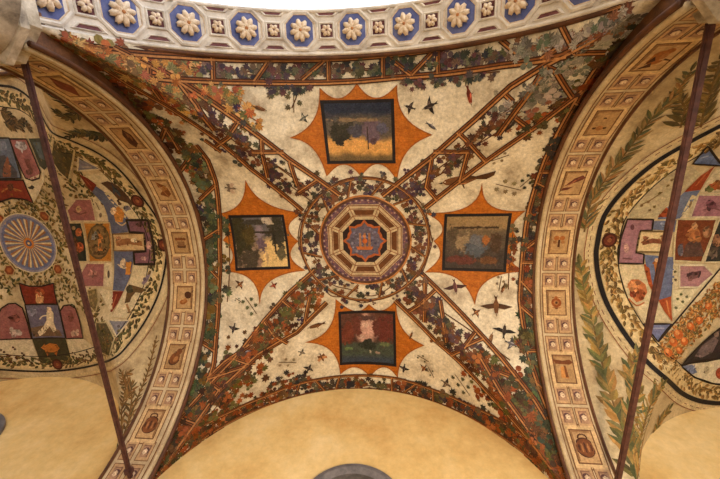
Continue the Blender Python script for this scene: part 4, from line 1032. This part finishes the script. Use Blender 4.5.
panel('cream panel with reclining figure inside the mauve panel', 'L', [(113, 234), (144, 233), (146, 250.5), (114.5, 250.5)], (196, 164, 118), (120, 92, 60), [('p', [(116, 240), (128, 238), (142, 241), (143, 246), (130, 244), (117, 246)], (144, 98, 62)), ('e', (119, 238.5, 2.6, 2.4), (168, 122, 84)), ('e', (134, 240, 3, 2), (226, 204, 166))])
panel('lower slate blue strip with orange figure, left bay', 'L', [(114, 251), (134, 251), (133, 264), (130, 277.6), (124, 291), (113, 290)], BLU, None, [('p', [(126, 262), (132, 262), (130, 275), (126, 274)], (190, 124, 54)), ('e', (123, 263, 2.5, 5, 20), (212, 190, 158)), ('l', [(118, 264), (124, 268), (128, 266)], (206, 186, 150))])
panel('red pointed tip below the lower blue strip, left bay', 'L', [(113, 291), (124, 291), (118, 303), (110, 315)], RED, None, [('l', [(117, 294), (113, 306)], (164, 92, 60))])
panel('lower pink pentagon panel right of the fan', 'L', [(80, 275), (87, 263), (105, 263), (104, 286.5), (85, 286.5)], PNK, (196, 172, 138), [('e', (93, 273.5, 4, 3), (176, 120, 108)), ('e', (93, 273.5, 1.6, 1.6), (112, 66, 60))])
panel('cream strip with dark vase beside the lower pink pentagon', 'L', [(105.5, 263), (112.5, 262), (112.5, 286.5), (104.5, 286.5)], CRM, None, [('e', (109, 274, 1.2, 4), (84, 70, 58))])
panel('brown speckled oval leaf panel under the lower pink pentagon', 'L', [(88, 290), (97, 288), (99, 300), (96, 312), (90, 306)], (110, 92, 58), (176, 154, 110), [('v', scatter([(89, 291), (96, 290), (97, 305), (93, 308)], 8, 3), (150, 124, 76))])
panel('cream field with brown lion and tiny birds, lower right of left bay', 'L', [(98, 288), (113, 291), (109, 316), (126, 318), (140, 300), (150, 285), (155, 266), (135, 265), (130, 279), (124, 292), (112, 316)], CRM, None, [], lay=0)
panel('brown lion painted on cream between red tip and mauve panel', 'L', [(125, 303), (127, 293), (129, 284), (137, 286), (146, 289), (142, 293), (136, 292), (132, 297), (130, 302)], (98, 74, 46), None, [('e', (130, 289, 3.5, 4), (66, 62, 44)), ('p', [(128, 303), (131, 312), (129, 312), (126, 304)], (150, 112, 72))], lay=2, name='painted_lion', cat='animal')
panel('purple grey winged creature painted below the mauve panel', 'L', [(142, 283), (147, 275), (151, 274), (148, 281), (144, 285)], (128, 112, 124), None, [('e', (145, 279, 1.5, 2), (96, 80, 92))], lay=2, name='painted_bird', cat='bird')
panel('blue grey triangular panel at lower right border of left bay', 'L', [(109, 320), (130, 320), (117, 336), (113, 328)], (132, 128, 136), (206, 190, 158), [('e', (119, 326, 1.5, 1.5), (90, 80, 80))])
panel('dark olive panel beside the rod in lower right of left bay', 'L', [(96.5, 322), (107, 322), (115, 338), (110, 356), (101, 352)], (84, 74, 50), (178, 160, 118), [('v', scatter([(98, 324), (106, 325), (113, 340), (108, 352), (101, 348)], 18, 8), (122, 100, 60))])
panel('red panel with pale bust just below the fan', 'L', [(20, 283), (30, 286), (42, 286), (54, 283), (56, 296), (58, 304), (26, 304.5), (22, 292)], RED, LN, [('e', (40, 299, 4, 5), (186, 140, 96)), ('e', (40, 293, 2.5, 3), (206, 164, 120)), ('e', (40, 292, 5, 4), (148, 76, 46)), ('e', (40, 295, 3, 4), (200, 156, 112))])
panel('violet blue panel with seated white figure below the fan', 'L', [(25.5, 304.5), (58.5, 304.5), (66, 338), (33, 338.5)], (104, 98, 116), LN, [('p', [(30, 328), (44, 325), (60, 330), (63, 336), (35, 336.5)], (112, 88, 66)), ('p', [(47, 312), (51, 309), (54, 313), (54, 322), (57, 330), (54, 332), (50, 326), (45, 333), (40, 336), (38, 332), (44, 326), (47, 320)], (216, 196, 162)), ('e', (49.5, 309.5, 2.4, 2.8), (222, 196, 160)), ('l', [(48, 315), (43, 316), (40, 319)], (216, 196, 162)), ('e', (33, 312, 5, 3), (132, 130, 146))])
panel('left pink arched panel with grey animal below the fan', 'L', [(-4, 318), (2, 308), (9, 303.5), (16, 303), (23, 307.5), (28, 322), (32, 338.5), (0, 339.5)], PNK, LN, [('e', (15, 318, 5, 4), (122, 72, 66)), ('e', (17, 332, 6, 2.6, 10), (176, 158, 146)), ('e', (12, 329, 2, 2.4), (176, 158, 146)), ('p', [(11, 332), (13, 337), (14, 337), (13, 332)], (170, 150, 140))])
panel('right pink arched panel with pale bird below the fan', 'L', [(60.5, 311), (64, 305.5), (70, 304.5), (76, 308), (80, 320), (83.5, 338), (67, 338.5), (63, 322)], PNK, LN, [('e', (71, 317, 3, 5), (126, 76, 70)), ('e', (75, 333, 4, 2.6, 5), (190, 160, 140)), ('e', (78, 330.5, 1.6, 1.6), (190, 160, 140))])
panel('dark green panel with orange beast at bottom of left bay', 'L', [(32.6, 339), (66, 338.5), (73, 364.5), (41, 363.5)], (66, 60, 40), None, [('p', [(44, 346), (50, 343), (57, 344), (60, 348), (57, 352), (46, 352)], (176, 108, 46)), ('e', (45, 347, 2.4, 2.6), (190, 120, 54)), ('p', [(46, 351), (48, 356), (50, 351), (55, 351), (57, 356), (58, 351)], (150, 90, 40))])
for lab, pts, lf in (('cream field with brown leaf sprays left of the dark green beast panel', [(-6, 340), (32, 339.5), (40, 363), (-6, 361)], [(2, 350), (8, 354), (13, 347), (16, 357), (22, 353), (25, 359), (10, 360), (30, 361)]), ('cream field with brown leaf sprays right of the dark green beast panel', [(67, 339), (84, 339), (98, 350), (100, 357), (74, 364)], [(77, 358), (82, 355), (87, 352), (84, 360), (91, 357), (73, 352)])):
    panel(lab, 'L', pts, (206, 190, 158), None, [('v', lf, (92, 52, 36)), ('v', [(a+2, b+1.5) for a, b in lf], (84, 48, 32)), ('l', [(lf[0][0], lf[0][1]+7), (lf[2][0], lf[2][1]+8), (lf[4][0], lf[4][1]+4)], (96, 62, 40))])
# right bay -----------------------------------------------------------
R2 = [('blue triangular panel by the rod at the top of the right bay', [(707, 146), (722, 166), (692, 164)], (92, 104, 138), LN, [('l', [(700, 158), (708, 156)], (130, 138, 160))]),
('rust red wedge pointing up beside the rod in the right bay', [(714.5, 166), (700, 190), (690, 191), (684, 192), (700, 176)], (140, 62, 34), None, [('l', [(708, 171), (695, 186)], (170, 92, 54))]),
('slate blue strip crossed by the rod, upper right bay', [(684, 192), (700, 190), (690, 205), (679, 219), (657, 219), (666, 208), (675, 200)], (104, 110, 132), None, [('p', [(657.5, 217), (666, 207), (672, 217)], (150, 70, 38))]),
('cream field with pale brown sprigs at upper left of the right bay', [(676, 168), (690, 166), (700, 174), (683, 192), (664, 208), (656, 218), (628, 218), (638, 202), (654, 184)], (176, 160, 126), None, [('l', [(640, 205), (650, 200), (662, 192)], (122, 98, 62)), ('v', [(642, 205), (648, 201), (654, 206), (660, 193), (668, 185), (672, 180), (650, 210)], (118, 94, 56))]),
('cream field with small orange fruit at the right edge above pink panel', [(716, 168), (732, 168), (732, 193), (700, 193), (703, 186)], (196, 180, 146), None, [('e', (714, 187, 6, 2.5), (160, 82, 44)), ('e', (708, 189, 4, 2), (102, 104, 62)), ('e', (718, 182, 4, 2), (176, 110, 60))]),
('dusky pink panel with dark figure at right edge of right bay', [(698, 194.6), (736, 195), (736, 217), (690, 217)], (150, 104, 112), (196, 180, 150), [('e', (711, 205, 5, 4), (104, 64, 72)), ('l', [(702, 210), (712, 208), (722, 211)], (120, 78, 82))]),
('cream strip with tiny marks beside the dusky pink panel', [(692, 194), (698, 194.6), (690, 217), (680, 217)], (194, 178, 142), None, [('e', (690, 204, 1.2, 4, 20), (126, 104, 76))]),
('brown panel with figures between rod and dark portrait, right bay', [(677, 219), (716, 219), (712, 235), (706, 250), (701, 262), (673.5, 260.5)], (112, 58, 34), (196, 178, 138), [('e', (694, 235, 6, 8), (160, 102, 62)), ('e', (694, 226, 3, 3.5), (190, 140, 96)), ('p', [(685, 245), (690, 240), (700, 242), (704, 256), (682, 257)], (84, 60, 52)), ('e', (706, 232, 4, 6), (140, 100, 70)), ('e', (680, 250, 3, 6), (96, 88, 96))]),
('dark portrait panel at right edge of the right bay', [(719, 219), (740, 219), (740, 262), (704, 262), (709, 245)], (48, 46, 42), (200, 184, 148), [('e', (716, 240, 4, 6), (132, 92, 66)), ('e', (712, 252, 5, 5), (92, 78, 66))]),
('mauve angular panel with black border at left end of right bay', [(627, 219), (653, 219.5), (651.5, 230), (640, 230.5), (635.6, 252.5), (643.5, 254), (643, 263.5), (618, 263), (620, 240)], (150, 108, 116), LN, [('e', (632, 227, 2, 3), (100, 62, 66)), ('e', (626, 248, 2.5, 5), (180, 140, 130)), ('l', [(622, 258), (632, 259)], (112, 74, 76))]),
('cream panel with dark reclining figure inside the mauve panel, right bay', [(640, 231), (669, 231.5), (667, 252), (636, 251.5)], (206, 182, 138), (112, 92, 62), [('p', [(642, 241), (652, 238), (664, 240), (664, 244), (652, 243), (642, 245)], (120, 72, 50)), ('e', (663, 239, 2.5, 5), (156, 104, 74)), ('e', (645, 238, 2.4, 2.2), (140, 92, 66))]),
('slate blue patch above the reclining figure panel', [(653.5, 221), (677, 220), (674, 232), (669.5, 230.5), (652.5, 229.5)], (100, 106, 128), None, [('e', (664, 225, 3, 2), (126, 130, 148))]),
('slate blue strip below the reclining figure panel', [(644, 254.5), (673, 257), (674, 275), (671, 296), (658, 300), (652, 293), (648, 275)], (98, 104, 130), None, [('p', [(643.5, 264), (649, 268), (655, 296), (648, 284)], (156, 76, 40)), ('p', [(653, 262), (659, 261), (661, 274), (656, 277)], (170, 104, 54)), ('e', (656, 260, 2, 2), (206, 166, 120))]),
('rust red tip at the bottom of the blue strip, right bay', [(658, 300), (671, 296), (672, 321), (664, 311)], (156, 74, 38), None, [('l', [(666, 300), (669, 314)], (190, 116, 66))]),
('cream field at lower left of the right bay', [(618, 265), (643, 265), (650, 290), (660, 308), (671, 322), (644, 322), (628, 298)], (202, 184, 146), None, [], ),
('blue triangular panel at bottom of right bay beside the rod', [(643, 323.5), (671, 323.5), (657.5, 341)], (108, 112, 142), LN, [('l', [(651, 328), (664, 328)], (140, 140, 160))]),
('pink pentagon panel with dark figure in lower right bay', [(679, 265), (704, 265), (713, 274), (698, 287), (679, 287)], (160, 116, 116), (206, 190, 158), [('e', (694, 275, 6, 3.5, -20), (104, 70, 70)), ('e', (690, 278, 2.5, 3), (122, 84, 80))]),
('cream strip with leaf left of lower pink pentagon, right bay', [(673, 263), (678, 264), (678, 288), (672, 290)], (200, 184, 146), None, [('v', [(675, 272), (675, 279)], (92, 82, 56))]),
('cream wedge with green leaves under the pink pentagon, right bay', [(672, 290), (698, 288), (688, 302), (673, 318)], (204, 190, 152), None, [('l', [(658, 341.5), (690, 303.5), (726, 261)], LN), ('v', [(677, 298), (682, 302), (680, 294), (676, 307), (686, 296)], (104, 102, 66))]),
('dark pointed panel with grey figure above the right lunette', [(681, 365), (697, 347), (719, 328), (736, 320), (736, 356), (706, 361)], (52, 44, 44), LN, [('p', [(694, 356), (702, 345), (714, 336), (718, 340), (712, 352), (702, 357)], (112, 96, 96)), ('e', (716, 334, 2.5, 2.8), (150, 126, 112))]),
('pointed almond panel with pale field and red star above right lunette', [(681, 366), (696, 361), (736, 358), (736, 386), (712, 383), (694, 377)], (206, 194, 166), LN, [('p', [(682, 366), (692, 364), (697, 372), (692, 374)], (112, 122, 150)), ('e', (720, 373, 5, 6), (150, 70, 46)), ('e', (706, 370, 3, 4), (186, 172, 142))])]
for lab, pts, c, b, fg in R2: panel(lab, 'R', pts, c, b, fg)
panel('orange red monster painted on cream at lower left of right bay', 'R', [(627, 284), (631, 279), (638, 279), (645, 284), (647, 292), (642, 300), (636, 302), (631, 296)], (186, 110, 66), None, [('e', (634, 286, 5, 5), (206, 138, 88)), ('e', (640, 294, 4, 5), (160, 84, 48)), ('e', (632, 294, 3, 3), (150, 74, 46)), ('l', [(628, 298), (636, 305), (644, 302)], (170, 100, 60))], lay=2, name='painted_monster', cat='animal')
foliage('orange fruit garland running diagonally across the lower right bay', 'R', [([(656, 352), (668, 334), (690, 310), (722, 278), (732, 300), (700, 335), (682, 352), (672, 372)], 260)], [(176, 110, 52), (196, 138, 72), (150, 104, 56), (122, 104, 60), (206, 160, 96)], 'fruit_garland', .04)
for i, (px, py, r) in enumerate([(678, 334, 4.5), (684, 341, 4), (673, 342, 4), (690, 326, 3.6), (668, 352, 4), (699, 320, 3.6), (708, 306, 3.4), (679, 350, 3.4)]):
    x, y = up('R', px, py); k = r*.0115
    lab = ['large orange fruit at the middle of the diagonal garland, right bay', 'orange fruit below and right of the largest garland fruit', 'orange fruit below and left of the largest garland fruit', 'orange fruit higher up the garland, just above the largest', 'orange fruit lowest on the garland near the rod', 'small orange fruit two up the garland from the largest', 'small orange fruit nearest the right edge on the garland', 'small orange fruit close to the dark pointed panel tip'][i]
    t = thing('painted_fruit', lab, 'fruit', at('R', x, y, 0), 'orange fruits of the garland')
    p = P(); disc(p, 'R', x, y, k, (186, 96, 44), .0075, 12); p.build('skin', t); p = P(); disc(p, 'R', x-k*.2, y-k*.3, k*.5, (214, 140, 80), .0085, 9); p.build('highlight', t)

# oval borders of the side bays --------------------------------------
def oval(s, label, line, stripe, garland, w_line, gcols, step, cham=()):
    L = U(s, smooth(line)); c = L[len(L)//3]
    t = thing('oval_border', label, 'painted border', at(s, *c, 0))
    sg = -1 if s == 'R' else 1
    p = P(); ribbon(p, s, L, w_line, (34, 30, 30), .006); p.build('dark_stripe', t)
    p = P(); ribbon(p, s, L, .1 if s == 'R' else .035, (200, 178, 136), .005, side=stripe*.09); p.build('pale_margin', t)
    p = P(); ribbon(p, s, L, .011, (132, 80, 54), .0065, side=stripe*.13)
    if s == 'R':
        rs = resample(L, .03); 
        for i in range(0, len(rs)-1, 2): ribbon(p, s, [rs[i], rs[i+1]], .009, (112, 66, 50), .0065, side=stripe*.085)
    p.build('thin_line', t)
    p = P(); ribbon(p, s, L, .19, (212, 188, 140), .005, side=-stripe*.13); p.build('garland_ground', t)
    p = P(); rs = resample(L, step); z = 0
    for a, b in zip(rs, rs[1:]):
        dx, dy = b[0]-a[0], b[1]-a[1]; l = math.hypot(dx, dy); nx, ny = -dy/l, dx/l; an = math.atan2(dy, dx)
        for k in range(5):
            o = -stripe*.13+random.uniform(-.06, .06); z += 1
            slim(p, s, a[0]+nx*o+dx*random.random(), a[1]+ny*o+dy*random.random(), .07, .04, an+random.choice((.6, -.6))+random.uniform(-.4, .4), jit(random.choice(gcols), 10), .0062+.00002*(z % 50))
    tag(p.build('leaf_garland', t), kind='stuff')
    p = P(); ribbon(p, s, L, .012, (40, 34, 30), .0066, side=-stripe*.235); p.build('inner_line', t)
    for px, py in cham:
        x, y = up(s, px, py); p = P(); disc(p, s, x, y, .085, (70, 36, 26), .009, 14); disc(p, s, x, y, .06, (112, 56, 40), .0102, 12); disc(p, s, x, y, .025, (150, 92, 60), .0114, 8); p.build('cameo', t)
LL = [(-20, 82), (0, 85.5), (15, 88), (29, 97), (40, 112), (52, 132), (70, 140), (98, 153), (120, 170), (140, 194), (157, 218), (165, 240), (166.5, 258), (160, 290), (146, 320), (128, 345), (114, 358), (90, 366), (60, 370.5), (30, 371), (-20, 368)]
oval('L', 'oval leaf garland border with dark line around the left bay frescoes', LL, -1, 1, .028, [(92, 88, 50), (118, 100, 60), (76, 66, 42), (132, 108, 66)], .045, [(138, 201), (164, 245), (58, 364)])
LR = [(735, 119), (719, 126.5), (685, 144.5), (653, 164), (624, 189.5), (604, 216), (597, 244), (596, 258), (599, 280), (608, 306), (627, 337), (647, 361.5), (667, 379.5), (682, 393), (699, 400.5), (719, 403), (740, 402)]
oval('R', 'oval leaf garland border with thick black stripe around the right bay frescoes', LR, 1, 1, .055, [(166, 126, 68), (132, 106, 60), (184, 146, 90), (112, 86, 48)], .045, [(609, 240)])
# leafy sprays on the pendentives -------------------------------------
def spray(s, label, stems, pal, L, w, every, scols=(110, 84, 48)):
    c = up(s, *stems[0][0]); t = thing('painted_spray', label, 'painted plant', at(s, *c, 0), 'leafy sprays beside the arch bands')
    p = P()
    for st in stems: ribbon(p, s, U(s, smooth(st)), .02, scols, .0055)
    p.build('stem', t); p = P(); z = 0
    for st in stems:
        q = resample(U(s, smooth(st)), every); n = len(q)
        for i in range(1, n-1):
            an = math.atan2(q[i+1][1]-q[i-1][1], q[i+1][0]-q[i-1][0]); f = 1-.5*i/n
            for g in (1, -1):
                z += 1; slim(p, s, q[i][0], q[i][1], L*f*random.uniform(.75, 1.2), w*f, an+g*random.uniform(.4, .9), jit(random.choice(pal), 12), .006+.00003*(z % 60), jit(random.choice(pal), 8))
        an = math.atan2(q[-1][1]-q[-2][1], q[-1][0]-q[-2][0]); slim(p, s, q[-1][0], q[-1][1], L*.6, w*.6, an, pal[0], .0075)
    p.build('leaves', t)
GRN = [(116, 108, 62), (150, 124, 70), (90, 90, 56), (172, 132, 72), (132, 104, 56)]
spray('R', 'tall leafy spray curving along the right band from the lower rod end', [[(640, 486), (628, 445), (612, 400), (600, 355), (592, 320), (584, 290), (580, 265)]], GRN, .24, .11, .085)
spray('R', 'bushy leafy spray right of the rod beside the right lunette', [[(636, 486), (640, 440), (652, 400), (662, 385)], [(628, 440), (634, 395), (630, 370), (638, 352)], [(652, 470), (656, 430), (668, 410)]], GRN, .2, .09, .12)
spray('R', 'leafy spray rising along the right band toward the upper right capital', [[(584, 232), (590, 205), (606, 178), (626, 152), (650, 120), (672, 98), (690, 72)]], [(96, 88, 56), (124, 104, 64), (150, 112, 66), (84, 84, 60)], .19, .06, .1)
spray('R', 'leaf spray behind the rod at the far upper right', [[(700, 128), (705, 105), (712, 85), (720, 60)], [(680, 128), (684, 108), (676, 96)]], [(96, 80, 46), (124, 98, 54), (84, 72, 46)], .18, .06, .12)
spray('L', 'dark leaf scroll beside the left band in the upper left bay', [[(152, 172), (136, 150), (118, 138), (100, 122), (80, 112), (60, 100), (40, 84)], [(110, 134), (96, 136), (82, 133), (70, 136)], [(80, 112), (70, 118), (58, 112)]], [(62, 60, 46), (84, 76, 50), (50, 54, 52), (104, 88, 56)], .13, .05, .07, (74, 60, 40))
spray('L', 'reed like plant beside the left band below the oval', [[(112, 470), (124, 435), (136, 402), (148, 372), (156, 340)], [(122, 440), (122, 410), (126, 388), (122, 372)], [(128, 425), (132, 395), (124, 380), (130, 372)], [(118, 450), (136, 420), (146, 398)], [(126, 400), (132, 386), (128, 380)]], [(120, 88, 46), (92, 74, 44), (142, 104, 58)], .12, .035, .3, (116, 84, 46))
spray('L', 'dark sprig at the corner of the left lunette beside the rod', [[(116, 440), (112, 410), (108, 385), (102, 372)]], [(86, 60, 44), (64, 50, 40), (116, 84, 58)], .1, .04, .08)
spray('L', 'faint leaf scroll in the far upper left behind the capital', [[(0, 110), (12, 118), (22, 128)], [(4, 122), (14, 126), (24, 122), (30, 128)]], [(84, 66, 44), (62, 54, 40), (104, 82, 52)], .12, .05, .07)

# ------------------------------------------------------------------ light
w = bpy.data.worlds.new('sky'); SC.world = w; w.use_nodes = True
bg = w.node_tree.nodes['Background']; bg.inputs['Color'].default_value = (.86, .9, 1., 1); bg.inputs['Strength'].default_value = 1.6
sl = bpy.data.lights.new('sun', 'SUN'); sl.energy = 13.; sl.angle = .02; sl.color = (1, .9, .76)
so = bpy.data.objects.new('sun', sl); COL.objects.link(so)
so.rotation_euler = Vector((.62, -.1, -.78)).to_track_quat('-Z', 'Y').to_euler()
def lamp(name, loc, e, col, r, aim):
    l = bpy.data.lights.new(name, 'SPOT'); l.energy = e; l.color = col; l.shadow_soft_size = r; l.spot_size = math.radians(100); l.spot_blend = 1.
    o = bpy.data.objects.new(name, l); COL.objects.link(o); o.location = loc
    o.rotation_euler = (Vector(aim)-Vector(loc)).to_track_quat('-Z', 'Y').to_euler()
lamp('portico_uplight', (1.0, -1.5, .5), 520, (1, .76, .48), .2, (.6, .9, 5.4))
# ------------------------------------------------------------------ camera
cd = bpy.data.cameras.new('camera'); cd.sensor_width = 36; cd.lens = F/720*36; cd.clip_start = .02
co = bpy.data.objects.new('camera', cd); COL.objects.link(co)
co.matrix_world = Matrix(((RX.x, -RY.x, -RZ.x, CAM.x), (RX.y, -RY.y, -RZ.y, CAM.y), (RX.z, -RY.z, -RZ.z, CAM.z), (0, 0, 0, 1)))
SC.camera = co
vs = SC.view_settings
vs.view_transform = 'Standard'; vs.look = 'None'; vs.gamma = 1; vs.use_curve_mapping = False; vs.exposure = .5
